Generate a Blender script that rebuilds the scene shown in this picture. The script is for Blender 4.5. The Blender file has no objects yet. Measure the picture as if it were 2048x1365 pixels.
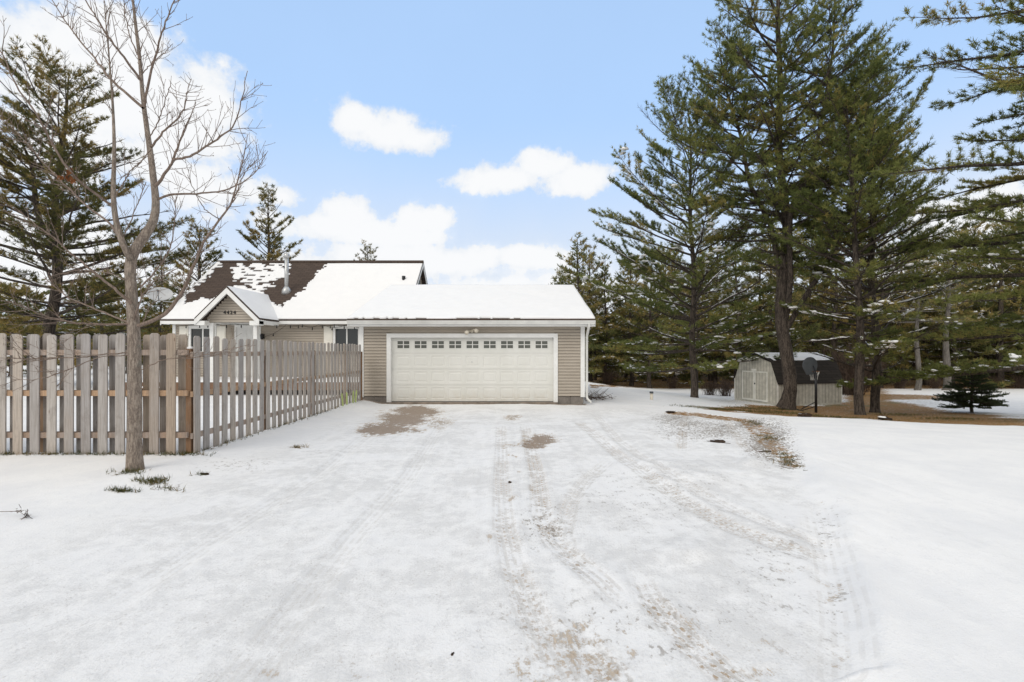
import bpy, math, random
import numpy as np
from mathutils import Vector, Matrix
scene = bpy.context.scene
COL = scene.collection
R = math.radians
F, CX, HY, CZ = 967.0, 1024.0, 702.0, 1.65      # focal length (photo pixels), principal column, horizon row, eye height

# ------------------------------------------------------------------ helpers
def ss(a, b, x):
    t = np.clip((np.asarray(x, dtype=float) - a) / (b - a), 0, 1)
    return t * t * (3 - 2 * t)

def ground_h(x, y):
    x = np.asarray(x, dtype=float); y = np.asarray(y, dtype=float)
    z = -1.0 * ss(0, 14, x) * ss(7, 24, y) - 0.6 * ss(24, 45, y) * ss(-4, 10, x)
    z = z - 0.10 * ss(9, 15.5, y) * ss(-5.2, -4.2, x)
    z = z + 0.05 * ss(3.9, 5.0, -x) * ss(-1, 3, y)
    return z

def P(px, py, Y):
    return np.array([(px - CX) / F * Y, Y, CZ + (HY - py) / F * Y])

def hit(px, py):
    Y = 1.0
    for _ in range(9000):
        p = P(px, py, Y)
        if p[2] <= float(ground_h(p[0], p[1])): break
        Y += 0.01
    p[2] = float(ground_h(p[0], p[1]))
    return p

def inpoly(x, y, poly):
    x = np.asarray(x); y = np.asarray(y)
    ins = np.zeros(x.shape, bool); n = len(poly); j = n - 1
    for i in range(n):
        xi, yi = poly[i]; xj, yj = poly[j]
        c = ((yi > y) != (yj > y)) & (x < (xj - xi) * (y - yi) / ((yj - yi) or 1e-9) + xi)
        ins ^= c; j = i
    return ins

def vnoise(x, y, seed=0):
    """smooth 2-D value noise 0..1"""
    x = np.asarray(x, dtype=float); y = np.asarray(y, dtype=float)
    xi = np.floor(x).astype(np.int64); yi = np.floor(y).astype(np.int64)
    fx = x - xi; fy = y - yi; fx = fx * fx * (3 - 2 * fx); fy = fy * fy * (3 - 2 * fy)
    def hsh(a, b):
        n = (a * 374761393 + b * 668265263 + seed * 974711) & 0x7fffffff
        n = ((n ^ (n >> 13)) * 1274126177) & 0x7fffffff
        return ((n ^ (n >> 16)) & 0xffff) / 65535.0
    return (hsh(xi, yi) * (1 - fx) + hsh(xi + 1, yi) * fx) * (1 - fy) + (hsh(xi, yi + 1) * (1 - fx) + hsh(xi + 1, yi + 1) * fx) * fy

def fbm(x, y, seed=0, o=4):
    s = 0; a = 0.5
    for k in range(o):
        s = s + a * vnoise(x * 2 ** k, y * 2 ** k, seed + k); a *= 0.5
    return s / (1 - 0.5 ** o)

def link(name, data, parent=None):
    o = bpy.data.objects.new(name, data); COL.objects.link(o)
    if parent is not None: o.parent = parent
    return o

def tag(o, label=None, cat=None, group=None, kind=None):
    if label: o['label'] = label
    if cat: o['category'] = cat
    if group: o['group'] = group
    if kind: o['kind'] = kind
    return o

def empty(name, loc=(0, 0, 0), rz=0.0, label=None, cat=None, group=None):
    o = link(name, None); o.location = [float(v) for v in loc]; o.rotation_euler = (0, 0, rz)
    return tag(o, label, cat, group)

def copy_tree(o, parent=None):
    c = o.copy(); COL.objects.link(c)
    if parent is not None: c.parent = parent
    for ch in list(o.children): copy_tree(ch, c)
    return c

class MB:
    def __init__(s): s.v = []; s.f = []; s.m = []
    def face(s, pts, m=0):
        b = len(s.v); s.v += [tuple(float(c) for c in p) for p in pts]
        s.f.append(tuple(range(b, b + len(pts)))); s.m.append(m)
    def box(s, x0, x1, y0, y1, z0, z1, m=0, T=None):
        c = [(x0,y0,z0),(x1,y0,z0),(x1,y1,z0),(x0,y1,z0),(x0,y0,z1),(x1,y0,z1),(x1,y1,z1),(x0,y1,z1)]
        if T: c = [T(*p) for p in c]
        b = len(s.v); s.v += [tuple(float(q) for q in p) for p in c]
        for f in ((0,3,2,1),(4,5,6,7),(0,1,5,4),(1,2,6,5),(2,3,7,6),(3,0,4,7)):
            s.f.append(tuple(b + i for i in f)); s.m.append(m)
    def prism(s, poly, d, m=0):
        """polygon (3-D points) extruded by vector d, closed"""
        n = len(poly); b = len(s.v); d = np.array(d, float)
        s.v += [tuple(np.array(p, float)) for p in poly] + [tuple(np.array(p, float) + d) for p in poly]
        s.f.append(tuple(range(b, b + n))[::-1]); s.m.append(m)
        s.f.append(tuple(range(b + n, b + 2 * n))); s.m.append(m)
        for i in range(n):
            j = (i + 1) % n
            s.f.append((b + i, b + j, b + n + j, b + n + i)); s.m.append(m)
    def tube(s, pts, rad, n=8, m=0, cap=True, jit=0, rng=None):
        pts = np.array(pts, float); k = len(pts)
        rad = np.broadcast_to(np.array(rad, float), (k,))
        t = np.gradient(pts, axis=0); t /= np.linalg.norm(t, axis=1)[:, None] + 1e-9
        ref = np.array([0.31, 0.95, 0.05]) if abs(t[:, 1]).mean() < 0.8 else np.array([0.9, 0.1, 0.3])
        a = np.cross(t, ref); a /= np.linalg.norm(a, axis=1)[:, None] + 1e-9
        c = np.cross(t, a); an = np.linspace(0, 2 * np.pi, n, endpoint=False)
        rr = rad[:, None] * np.ones(n)
        if jit and rng is not None: rr = rr * (1 + rng.uniform(-jit, jit, rr.shape))
        ring = pts[:, None] + rr[:, :, None] * (np.cos(an)[None, :, None] * a[:, None] + np.sin(an)[None, :, None] * c[:, None])
        b = len(s.v); s.v += [tuple(p) for p in ring.reshape(-1, 3)]
        for i in range(k - 1):
            for j in range(n):
                j2 = (j + 1) % n
                s.f.append((b + i*n + j, b + i*n + j2, b + (i+1)*n + j2, b + (i+1)*n + j)); s.m.append(m)
        if cap:
            s.f.append(tuple(b + j for j in range(n))[::-1]); s.m.append(m)
            s.f.append(tuple(b + (k-1)*n + j for j in range(n))); s.m.append(m)
    def blob(s, c, r, n=10, k=6, rng=None, jit=0.15, m=0):
        """lumpy ellipsoid"""
        c = np.array(c, float); r = np.array(r, float); b = len(s.v)
        for i in range(k + 1):
            th = np.pi * i / k
            for j in range(n):
                ph = 2 * np.pi * j / n
                q = 1 + (rng.uniform(-jit, jit) if rng is not None and 0 < i < k else 0)
                s.v.append(tuple(c + r * q * np.array([math.sin(th)*math.cos(ph), math.sin(th)*math.sin(ph), math.cos(th)])))
        for i in range(k):
            for j in range(n):
                j2 = (j + 1) % n
                s.f.append((b+i*n+j, b+(i+1)*n+j, b+(i+1)*n+j2, b+i*n+j2)); s.m.append(m)
    def build(s, name, mats, parent=None, smooth=False, loc=None):
        me = bpy.data.meshes.new(name)
        me.from_pydata(s.v, [], s.f)
        if not isinstance(mats, (list, tuple)): mats = [mats]
        for mt in mats: me.materials.append(mt)
        if len(mats) > 1: me.polygons.foreach_set('material_index', np.array(s.m, dtype=np.int32))
        if smooth: me.polygons.foreach_set('use_smooth', np.ones(len(s.f), dtype=bool))
        me.update()
        o = link(name, me, parent)
        if loc is not None: o.location = [float(q) for q in loc]
        return o

def np_mesh(name, V, Fc, mat, smooth=False, attrs=None):
    V = np.ascontiguousarray(V, dtype=np.float32); Fc = np.ascontiguousarray(Fc, dtype=np.int32)
    me = bpy.data.meshes.new(name); k = Fc.shape[1]; n = len(Fc)
    me.vertices.add(len(V)); me.vertices.foreach_set('co', V.ravel())
    me.loops.add(n * k); me.loops.foreach_set('vertex_index', Fc.ravel())
    me.polygons.add(n); me.polygons.foreach_set('loop_start', np.arange(n, dtype=np.int32) * k)
    try: me.polygons.foreach_set('loop_total', np.full(n, k, dtype=np.int32))
    except Exception: pass
    if smooth: me.polygons.foreach_set('use_smooth', np.ones(n, dtype=bool))
    for nm, arr in (attrs or {}).items():
        at = me.attributes.new(nm, 'FLOAT', 'POINT'); at.data.foreach_set('value', np.ascontiguousarray(arr, dtype=np.float32))
    me.materials.append(mat); me.update(calc_edges=True)
    return me

# ------------------------------------------------------------------ materials
class NT:
    def __init__(s, name):
        s.mat = bpy.data.materials.new(name); s.mat.use_nodes = True
        s.nt = s.mat.node_tree; s.b = s.nt.nodes['Principled BSDF']; s.b.inputs['Specular IOR Level'].default_value = 0.3
    def n(s, t, **kw):
        nd = s.nt.nodes.new(t)
        for k, v in kw.items(): setattr(nd, k, v)
        return nd
    def l(s, a, b): s.nt.links.new(a, b)
    def put(s, sock, v):
        if hasattr(v, 'is_linked') or hasattr(v, 'links'): s.l(v, sock)
        else: sock.default_value = v
    def math(s, op, a, b=0.0, c=None, clamp=False):
        nd = s.n('ShaderNodeMath', operation=op, use_clamp=clamp); s.put(nd.inputs[0], a); s.put(nd.inputs[1], b)
        if c is not None: s.put(nd.inputs[2], c)
        return nd.outputs[0]
    def step(s, v, a, b, lo=0.0, hi=1.0):
        nd = s.n('ShaderNodeMapRange', interpolation_type='SMOOTHSTEP'); s.put(nd.inputs[0], v)
        for i, q in zip((1, 2, 3, 4), (a, b, lo, hi)): s.put(nd.inputs[i], q)
        return nd.outputs[0]
    def mix(s, f, a, b, mode='MIX'):
        nd = s.n('ShaderNodeMix', data_type='RGBA', blend_type=mode); s.put(nd.inputs[0], f)
        s.put(nd.inputs[6], a if not isinstance(a, tuple) else a + (1,)); s.put(nd.inputs[7], b if not isinstance(b, tuple) else b + (1,))
        return nd.outputs[2]
    def obj(s): return s.n('ShaderNodeTexCoord').outputs['Object']
    def scale(s, vec, sx, sy, sz):
        nd = s.n('ShaderNodeVectorMath', operation='MULTIPLY'); s.l(vec, nd.inputs[0]); nd.inputs[1].default_value = (sx, sy, sz)
        return nd.outputs[0]
    def noise(s, vec, sc, det=3, rough=0.55, dist=0.0):
        nd = s.n('ShaderNodeTexNoise'); s.l(vec, nd.inputs['Vector'])
        nd.inputs['Scale'].default_value = sc; nd.inputs['Detail'].default_value = det; nd.inputs['Roughness'].default_value = rough
        nd.inputs['Distortion'].default_value = dist
        return nd.outputs['Fac']
    def attr(s, name): return s.n('ShaderNodeAttribute', attribute_name=name).outputs['Fac']
    def bump(s, h, st, dist=0.02):
        nd = s.n('ShaderNodeBump'); s.put(nd.inputs['Height'], h); nd.inputs['Strength'].default_value = st; nd.inputs['Distance'].default_value = dist
        s.l(nd.outputs[0], s.b.inputs['Normal'])
    def col(s, c): s.put(s.b.inputs['Base Color'], c if not isinstance(c, tuple) else c + (1,))
    def rough(s, r): s.put(s.b.inputs['Roughness'], r)

def paint(name, c, r=0.5, var=0.12, sc=3.0, metal=0.0, bump=0.0):
    m = NT(name); n = m.noise(m.obj(), sc, 5, 0.6)
    k = m.step(n, 0.3, 0.75)
    m.col(m.mix(k, tuple(q * (1 - var) for q in c), tuple(min(1, q * (1 + var * 0.4)) for q in c)))
    m.rough(r); m.b.inputs['Metallic'].default_value = metal
    if bump: m.bump(m.noise(m.obj(), sc * 14, 3), bump, 0.01)
    return m.mat

M = {}
M['white'] = paint('white_trim', (.80, .80, .78), .45, .08)
M['white_dirty'] = paint('gutter_white', (.74, .74, .71), .4, .14, 2.0)
M['cream'] = paint('cream_shutter', (.78, .75, .67), .5, .06)
M['metal'] = paint('galvanised', (.55, .56, .56), .35, .25, 6.0, .6)
M['black'] = paint('black_metal', (.02, .02, .022), .4, .3)
M['dark_grey'] = paint('grey_board', (.09, .10, .11), .5, .2)
M['dish'] = paint('dish_grey', (.5, .51, .52), .45, .12)
M['concrete'] = paint('concrete_block', (.25, .225, .20), .9, .35, 5.0, 0, .4)
M['slab'] = paint('threshold_concrete', (.30, .25, .205), .9, .4, 4.0, 0, .4)
M['almond'] = paint('lamp_almond', (.72, .66, .55), .45, .1)
M['lime'] = paint('lime_stake', (.50, .60, .22), .5, .2)
M['snow'] = None

def mk_siding():
    m = NT('tan_siding'); o = m.obj()
    n = m.noise(m.scale(o, 1, 1, 3), 1.3, 5, .6)
    g = m.noise(m.scale(o, 40, 40, 160), 1.0, 2)
    c = m.mix(m.step(n, .3, .7), (.38, .332, .272), (.42, .37, .308))
    c = m.mix(m.math('MULTIPLY', m.step(m.noise(o, 2.2, 6, .7), .62, .8), .25), c, (.42, .30, .20))
    m.col(c); m.rough(.55); m.bump(g, .1, .003); return m.mat
M['siding'] = mk_siding()

def mk_door():
    m = NT('garage_door_paint'); o = m.obj()
    n = m.noise(m.scale(o, 1, 1, .6), 1.6, 5, .6)
    c = m.mix(m.step(n, .35, .75), (.70, .698, .655), (.745, .742, .705))
    sp = m.n('ShaderNodeSeparateXYZ'); m.l(o, sp.inputs[0])
    dirt = m.math('MULTIPLY', m.step(sp.outputs[2], .45, -.1), m.step(m.noise(o, 5, 5, .65), .3, .75))
    c = m.mix(m.math('MULTIPLY', dirt, .45), c, (.52, .44, .32))
    m.col(c); m.rough(.42); m.bump(m.noise(m.scale(o, 6, 6, 60), 2, 3), .05, .004); return m.mat
M['door'] = mk_door()

def mk_glass():
    m = NT('window_glass'); m.col((.018, .022, .022)); m.rough(.06); m.b.inputs['Specular IOR Level'].default_value = .7
    m.bump(m.noise(m.obj(), 2.5, 2), .05, .02); return m.mat
M['glass'] = mk_glass()
def mk_glass2():
    m = NT('frosted_pane'); m.col((.11, .115, .10)); m.rough(.15); m.b.inputs['Specular IOR Level'].default_value = .5
    m.bump(m.noise(m.obj(), 30, 3), .25, .01); return m.mat
M['pane'] = mk_glass2()

def mk_snow(name='snow'):
    m = NT(name); o = m.obj()
    n = m.noise(o, 3, 5, .6)
    m.col(m.mix(n, (.80, .805, .815), (.87, .87, .87))); m.rough(.75)
    m.bump(m.math('ADD', m.math('MULTIPLY', m.noise(o, 4, 4), 1.5), m.noise(o, 38, 4, .7)), .22, .02)
    return m.mat
M['snow'] = mk_snow()

def mk_wood(name, grey, tan, bias, dark=1.0):
    m = NT(name); o = m.obj()
    rnd = m.n('ShaderNodeObjectInfo').outputs['Random']
    off = m.n('ShaderNodeVectorMath', operation='ADD'); m.l(o, off.inputs[0])
    cmb = m.n('ShaderNodeCombineXYZ'); m.l(m.math('MULTIPLY', rnd, 37.0), cmb.inputs[0]); m.l(m.math('MULTIPLY', rnd, 91.0), cmb.inputs[2])
    m.l(cmb.outputs[0], off.inputs[1]); v = off.outputs[0]
    g = m.noise(m.scale(v, 70, 70, 2.2), 1.0, 4, .65, .6)
    blot = m.noise(m.scale(v, 3, 3, 1.1), 1.4, 4, .6)
    kn = m.n('ShaderNodeTexVoronoi'); m.l(m.scale(v, 9, 9, 2.4), kn.inputs['Vector']); kn.inputs['Scale'].default_value = 1.0
    t = m.math('ADD', m.math('MULTIPLY', m.math('SUBTRACT', rnd, .5), .9), m.math('ADD', blot, bias))
    c = m.mix(m.step(t, .3, .8), grey, tan)
    c = m.mix(m.math('MULTIPLY', m.step(g, .42, .60), .5), c, tuple(q * .52 for q in tan))
    c = m.mix(m.math('MULTIPLY', m.step(m.noise(m.scale(v, 8, 8, 1), 1.0, 3), .58, .75), .35), c, tuple(q * .6 for q in grey))
    c = m.mix(m.step(kn.outputs['Distance'], .10, .05, 0, .7), c, (.12, .065, .035))
    c = m.mix(1.0, c, m.mix(m.math('FRACT', m.math('MULTIPLY', rnd, 7.31)), (.88, .88, .90), (1.16, 1.14, 1.10)), 'MULTIPLY')
    c = m.mix(m.math('MULTIPLY', m.step(m.noise(m.scale(v, 5, 5, 2.5), 1.0, 5, .7), .52, .66), .4), c, (.20, .175, .155))
    m.col(c); m.rough(.85); m.bump(g, .35, .004); return m.mat
M['fence'] = mk_wood('weathered_fence_wood', (.40, .378, .36), (.405, .355, .31), -.16)
M['fence_tan'] = mk_wood('newer_fence_wood', (.41, .365, .325), (.44, .355, .275), .05)
M['rail'] = mk_wood('rail_wood', (.38, .32, .28), (.42, .28, .18), .2)
M['post'] = mk_wood('post_wood', (.20, .135, .09), (.22, .13, .075), .2)
M['deck'] = mk_wood('deck_wood', (.15, .10, .075), (.19, .115, .075), .1)

def mk_bark(name, a, b, sc=7, lich=0.0):
    m = NT(name); o = m.obj()
    n1 = m.step(m.noise(m.scale(o, 1, 1, .16), sc * 2.2, 5, .65, .8), .36, .64)
    n = m.step(m.noise(m.scale(o, 1, 1, .45), sc * 3.5, 4, .7), .35, .65)
    h = m.math('ADD', m.math('MULTIPLY', n1, .65), m.math('MULTIPLY', n, .45))
    c = m.mix(m.step(h, .15, .95), a, b)
    if lich: c = m.mix(m.math('MULTIPLY', m.step(m.noise(o, 6, 5, .7), .55, .7), lich), c, (.23, .235, .20))
    m.col(c); m.rough(.9); m.bump(h, .7, .03); return m.mat
M['bark'] = mk_bark('pine_bark', (.034, .027, .022), (.115, .092, .074))
M['bark_grey'] = mk_bark('grey_bark', (.10, .09, .08), (.21, .19, .165))
M['bark_young'] = mk_bark('young_tree_bark', (.21, .168, .138), (.41, .34, .28), 20, .6)
M['twig'] = mk_bark('twig_bark', (.20, .15, .12), (.32, .245, .20), 14)
M['brush'] = mk_bark('brush_twigs', (.05, .034, .026), (.13, .09, .066), 3)
M['leaf'] = paint('dead_leaf', (.22, .085, .03), .8, .5, 9)
M['clod'] = paint('earth_clod', (.065, .042, .028), .95, .6, 14, 0, 1.0)

def mk_needles(name, dark, light, yel, yfrac=.85):
    m = NT(name); t = m.attr('tint')
    o = m.obj(); n = m.noise(o, .9, 3)
    c = m.mix(m.step(m.math('ADD', t, m.math('MULTIPLY', m.math('SUBTRACT', n, .5), .9)), .1, .9), dark, light)
    c = m.mix(m.step(m.math('ADD', m.math('MULTIPLY', t, .5), m.math('MULTIPLY', m.noise(o, .45, 2), 1.0)), yfrac, yfrac + .25), c, yel)
    m.col(c); m.rough(.6); m.b.inputs['Specular IOR Level'].default_value = .2
    nt = m.nt; tr = m.n('ShaderNodeBsdfTranslucent'); m.l(c, tr.inputs[0])
    mx = m.n('ShaderNodeMixShader'); mx.inputs[0].default_value = .42
    m.l(m.b.outputs[0], mx.inputs[1]); m.l(tr.outputs[0], mx.inputs[2]); m.l(mx.outputs[0], nt.nodes['Material Output'].inputs[0])
    return m.mat
M['needle'] = mk_needles('white_pine_needles', (.105, .132, .040), (.275, .295, .092), (.40, .315, .10))
M['needle_far'] = mk_needles('far_pine_needles', (.115, .132, .046), (.285, .28, .10), (.38, .29, .105), .70)
M['needle_left'] = mk_needles('olive_pine_needles', (.088, .092, .030), (.215, .195, .065), (.34, .25, .085), .70)
M['needle_dark'] = mk_needles('spruce_needles', (.048, .066, .030), (.10, .125, .055), (.06, .06, .03), 1.2)
M['grass'] = mk_needles('grass_blades', (.045, .06, .018), (.13, .14, .05), (.24, .17, .07), .7)

def mk_shingle():
    m = NT('brown_shingles'); o = m.obj()
    br = m.n('ShaderNodeTexBrick'); br.inputs['Scale'].default_value = 1.0
    sp = m.n('ShaderNodeSeparateXYZ'); m.l(o, sp.inputs[0]); cb = m.n('ShaderNodeCombineXYZ')
    m.l(sp.outputs[0], cb.inputs[0]); m.l(m.math('MULTIPLY', sp.outputs[1], 1.0), cb.inputs[1]); m.l(cb.outputs[0], br.inputs['Vector'])
    br.inputs['Brick Width'].default_value = .3; br.inputs['Row Height'].default_value = .11
    br.inputs['Mortar Size'].default_value = .012; br.inputs['Mortar Smooth'].default_value = .3
    br.inputs['Color1'].default_value = (.052, .038, .030, 1); br.inputs['Color2'].default_value = (.08, .058, .045, 1); br.inputs['Mortar'].default_value = (.02, .014, .011, 1)
    c = m.mix(m.math('MULTIPLY', m.noise(o, 60, 3), .35), br.outputs['Color'], (.13, .09, .07))
    m.col(c); m.rough(.9); m.bump(br.outputs['Fac'], -.4, .01); return m.mat
M['shingle'] = mk_shingle()
def mk_shedroof():
    m = NT('dark_shed_shingles'); o = m.obj()
    br = m.n('ShaderNodeTexBrick'); sp = m.n('ShaderNodeSeparateXYZ'); m.l(o, sp.inputs[0]); cb = m.n('ShaderNodeCombineXYZ')
    m.l(sp.outputs[1], cb.inputs[0]); m.l(sp.outputs[2], cb.inputs[1]); m.l(cb.outputs[0], br.inputs['Vector'])
    br.inputs['Scale'].default_value = 1; br.inputs['Brick Width'].default_value = .3; br.inputs['Row Height'].default_value = .13; br.inputs['Mortar Size'].default_value = .008
    br.inputs['Color1'].default_value = (.018, .016, .015, 1); br.inputs['Color2'].default_value = (.04, .034, .03, 1); br.inputs['Mortar'].default_value = (.008, .007, .006, 1)
    m.col(m.mix(m.math('MULTIPLY', m.noise(o, 9, 4), .4), br.outputs['Color'], (.06, .05, .04))); m.rough(.9); return m.mat
M['shed_roof'] = mk_shedroof()
M['shed_wall'] = paint('shed_panel', (.56, .54, .47), .8, .22, 4.0, 0, .2)
M['shed_trim'] = paint('shed_trim', (.76, .75, .69), .7, .15, 4.0)
M['groove'] = paint('panel_groove', (.14, .125, .105), .9, .2)

# ------------------------------------------------------------------ camera, sun, sky
cam = bpy.data.cameras.new('camera'); cam.sensor_width = 36; cam.lens = 36 * F / 2048; cam.shift_y = (HY - 682.5) / 2048
cam.clip_end = 2000; cam.clip_start = .05
co = link('camera', cam); co.location = (0, 0, CZ); co.rotation_euler = (R(90), 0, 0); scene.camera = co

SUN_EL, SUN_AZ = 42.0, 215.0          # azimuth clockwise from +Y: behind the camera, to the left
sl = bpy.data.lights.new('sun', 'SUN'); sl.energy = 1.35; sl.angle = R(38); sl.color = (1, .95, .87)
so = link('sun', sl)
sd = Vector((math.sin(R(SUN_AZ)) * math.cos(R(SUN_EL)), math.cos(R(SUN_AZ)) * math.cos(R(SUN_EL)), math.sin(R(SUN_EL))))
so.rotation_euler = (-sd).to_track_quat('-Z', 'Y').to_euler()

def build_world():
    w = bpy.data.worlds.new('World'); scene.world = w; w.use_nodes = True
    m = NT.__new__(NT); m.nt = w.node_tree; nt = m.nt
    bg = nt.nodes['Background']
    sky = m.n('ShaderNodeTexSky', sky_type='NISHITA'); sky.sun_disc = False
    sky.sun_elevation = R(SUN_EL); sky.sun_rotation = R(SUN_AZ); sky.air_density = 1.0; sky.dust_density = .6; sky.ozone_density = 1.6
    gen = m.n('ShaderNodeTexCoord').outputs['Generated']
    sp = m.n('ShaderNodeSeparateXYZ'); m.l(gen, sp.inputs[0])
    az = m.math('ARCTAN2', sp.outputs[0], sp.outputs[1]); el = m.math('ARCSINE', sp.outputs[2])
    n1 = m.noise(gen, 5.0, 6, .55); n2 = m.noise(gen, 16.0, 5, .6); n3 = m.noise(gen, 2.3, 5, .55)
    base = m.n('ShaderNodeCombineXYZ'); m.l(az, base.inputs[0]); m.l(el, base.inputs[1])
    best = None
    def ell(px, py, rx, ry, wgt=1.0):
        nonlocal best
        u = (px - CX) / F; v = (HY - py) / F
        a = math.atan(u); e = math.atan(v * math.cos(a))
        ra = rx / F * math.cos(a) ** 2; re = ry / F * math.cos(a) * math.cos(e) ** 2
        s1 = m.n('ShaderNodeVectorMath', operation='SUBTRACT'); m.l(base.outputs[0], s1.inputs[0]); s1.inputs[1].default_value = (a, e, 0)
        s2 = m.n('ShaderNodeVectorMath', operation='MULTIPLY'); m.l(s1.outputs[0], s2.inputs[0]); s2.inputs[1].default_value = (1 / ra, 1 / re, 0)
        s3 = m.n('ShaderNodeVectorMath', operation='LENGTH'); m.l(s2.outputs[0], s3.inputs[0])
        d = m.math('MULTIPLY', m.math('SUBTRACT', 1.0, s3.outputs['Value']), wgt)
        best = d if best is None else m.math('MAXIMUM', best, d)
    for a in CLOUDS: ell(*a)
    nz = m.math('ADD', m.math('MULTIPLY', m.math('SUBTRACT', n1, .5), 1.5), m.math('ADD', m.math('MULTIPLY', m.math('SUBTRACT', n2, .5), 1.7), m.math('MULTIPLY', m.math('SUBTRACT', m.noise(gen, 48.0, 4, .6), .5), .7)))
    d = m.step(m.math('ADD', best, nz), -.14, .44)
    # unseen cloud added beside, behind and above the camera to whiten the ambient
    away = m.step(m.math('ABSOLUTE', az), .95, 1.3)
    over = m.step(el, .75, 1.0)
    gen_c = m.math('MULTIPLY', m.step(n3, .33, .47), m.math('MAXIMUM', away, over))
    low = m.math('MULTIPLY', m.step(el, .46, .10), m.math('ADD', .56, m.math('MULTIPLY', n1, .6)))
    d = m.math('MAXIMUM', m.math('MAXIMUM', d, gen_c), low)
    d = m.math('MINIMUM', d, .97)
    veil = m.math('ADD', m.step(el, .75, .05, .78, .92), m.math('MULTIPLY', m.math('SUBTRACT', n3, .5), .12))
    hs = m.mix(veil, sky.outputs[0], (5.3, 7.75, 11.6))
    shade = m.step(m.math('ADD', m.math('ADD', n2, n1), m.math('MULTIPLY', best, .5)), .92, 1.35)
    cl = m.mix(shade, (8.0, 8.5, 9.15), (9.9, 9.95, 10.0))
    cl2 = m.mix(m.math('MAXIMUM', away, over), cl, (9.6, 9.35, 8.95))  # added cloud tinted warm against the blue ambient
    m.l(m.mix(d, hs, cl2), bg.inputs[0]); bg.inputs[1].default_value = .105
SKY_TINT = (1.0, 1.0, 1.0)
CLOUDS = [(390,280,140,90),(250,90,160,70),(1050,600,320,60),(700,540,300,50),(520,440,140,50),(40,90,190,110),(170,180,260,110),(330,190,170,95),(430,215,85,85),(120,300,260,90),(300,330,170,60),
          (470,385,140,50),(390,360,110,70),(560,395,70,30),(716,242,72,46),(775,264,112,50),(835,280,64,38),
          (1010,360,140,36),(1090,335,70,38),(1150,362,100,44),(690,432,75,55),(660,452,130,40),(850,440,85,40),(760,470,190,36),
          (840,520,330,44),(1050,515,120,30),(600,560,420,70),(900,600,500,60),(120,520,330,120),(1960,440,200,70),(1900,560,400,100)]
build_world()
scene.view_settings.view_transform = 'Standard'; scene.view_settings.look = 'None'; scene.view_settings.exposure = -0.1; scene.view_settings.gamma = 1
scene.cycles.max_bounces = 6; scene.cycles.diffuse_bounces = 3; scene.cycles.glossy_bounces = 2; scene.cycles.transmission_bounces = 2
try: scene.cycles.use_denoising = True
except Exception: pass

# ------------------------------------------------------------------ ground
TRACKS = [  # photo pixels of the wheel lines on the drive, half width (m), brown strength
    ([(1003,850),(1004,900),(1004,960),(1010,1060),(1032,1150),(1070,1240),(1125,1365)], .12, .55),
    ([(1050,850),(1062,900),(1076,960),(1084,1030),(1110,1085),(1170,1140),(1230,1195),(1290,1250)], .12, .8),
    ([(1100,1210),(1150,1280),(1230,1365)], .13, 1.0),
    ([(1262,1115),(1300,1200),(1360,1270),(1440,1340),(1480,1365)], .11, 1.0),
    ([(1150,840),(1260,930),(1360,1000),(1470,1060),(1600,1110),(1760,1170)], .14, .6),
    ([(1190,830),(1235,880),(1340,955),(1460,1020),(1600,1075),(1800,1140)], .12, .35),
    ([(1230,915),(1175,960),(1140,1010),(1125,1070),(1150,1130)], .12, .4),
    ([(1372,825),(1366,870),(1362,905)], .10, .9),
    ([(1450,838),(1472,870),(1494,905)], .10, .9),
    ([(1630,1010),(1662,1120),(1686,1240),(1692,1365)], .16, .08),
    ([(900,830),(820,950),(700,1080),(560,1260),(480,1365)], .14, .12),
    ([(790,830),(640,950),(430,1080),(150,1260)], .14, .08),
]
BLOBS_DIRT = [(835,823,52,10,1.15),(810,838,58,15,1.05),(778,857,52,12,1.15),(866,822,30,9,.75),(875,843,48,16,.55),(1078,881,44,13,1.0),(1035,888,40,8,.55),(1025,833,24,5,.6),
              (1022,898,20,4,.5),(1022,916,14,5,.5),(1030,945,14,6,.45),(1018,1000,13,9,.5),(1056,980,8,8,.45),(985,1080,8,10,.4),
              (1100,870,20,8,.35),(1070,1060,40,14,.25),(1140,1290,60,60,.42),(1060,1330,60,40,.38),(1190,1330,40,30,.42),(1290,1180,22,14,.3),(1390,1250,40,16,.35),
              (1540,1300,60,20,.3),(1660,1180,30,40,.28),(1670,1320,30,30,.3),(1520,1345,50,15,.4),(1650,1010,30,15,.2),(530,1345,60,20,.22),(380,1225,10,5,.4),(310,1280,8,5,.4),(120,1355,20,8,.3),(1030,1230,14,10,.35),
              (1240,1290,20,40,.35),(720,1330,60,30,.2),(1590,1150,30,10,.25)]
LITTER = [  # brown needle litter and turf, polygons in photo pixels
    [(1395,818),(1480,812),(1560,812),(1600,812),(1690,806),(1690,772),(1765,772),(1775,800),(1840,812),(1900,824),(1960,830),(2060,838),(2060,860),(1900,856),(1780,849),(1680,841),(1580,834),(1470,824)],
    [(1770,789),(1860,791),(1910,796),(1900,799),(1770,797)],
    [(1468,836),(1510,841),(1540,858),(1570,890),(1596,925),(1592,938),(1565,930),(1540,905),(1515,882),(1490,858)],
    [(1330,823),(1380,826),(1470,836),(1500,842),(1470,842),(1330,828)],
    [(1180,770),(1480,770),(1480,774),(1180,774)],
]
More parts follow.
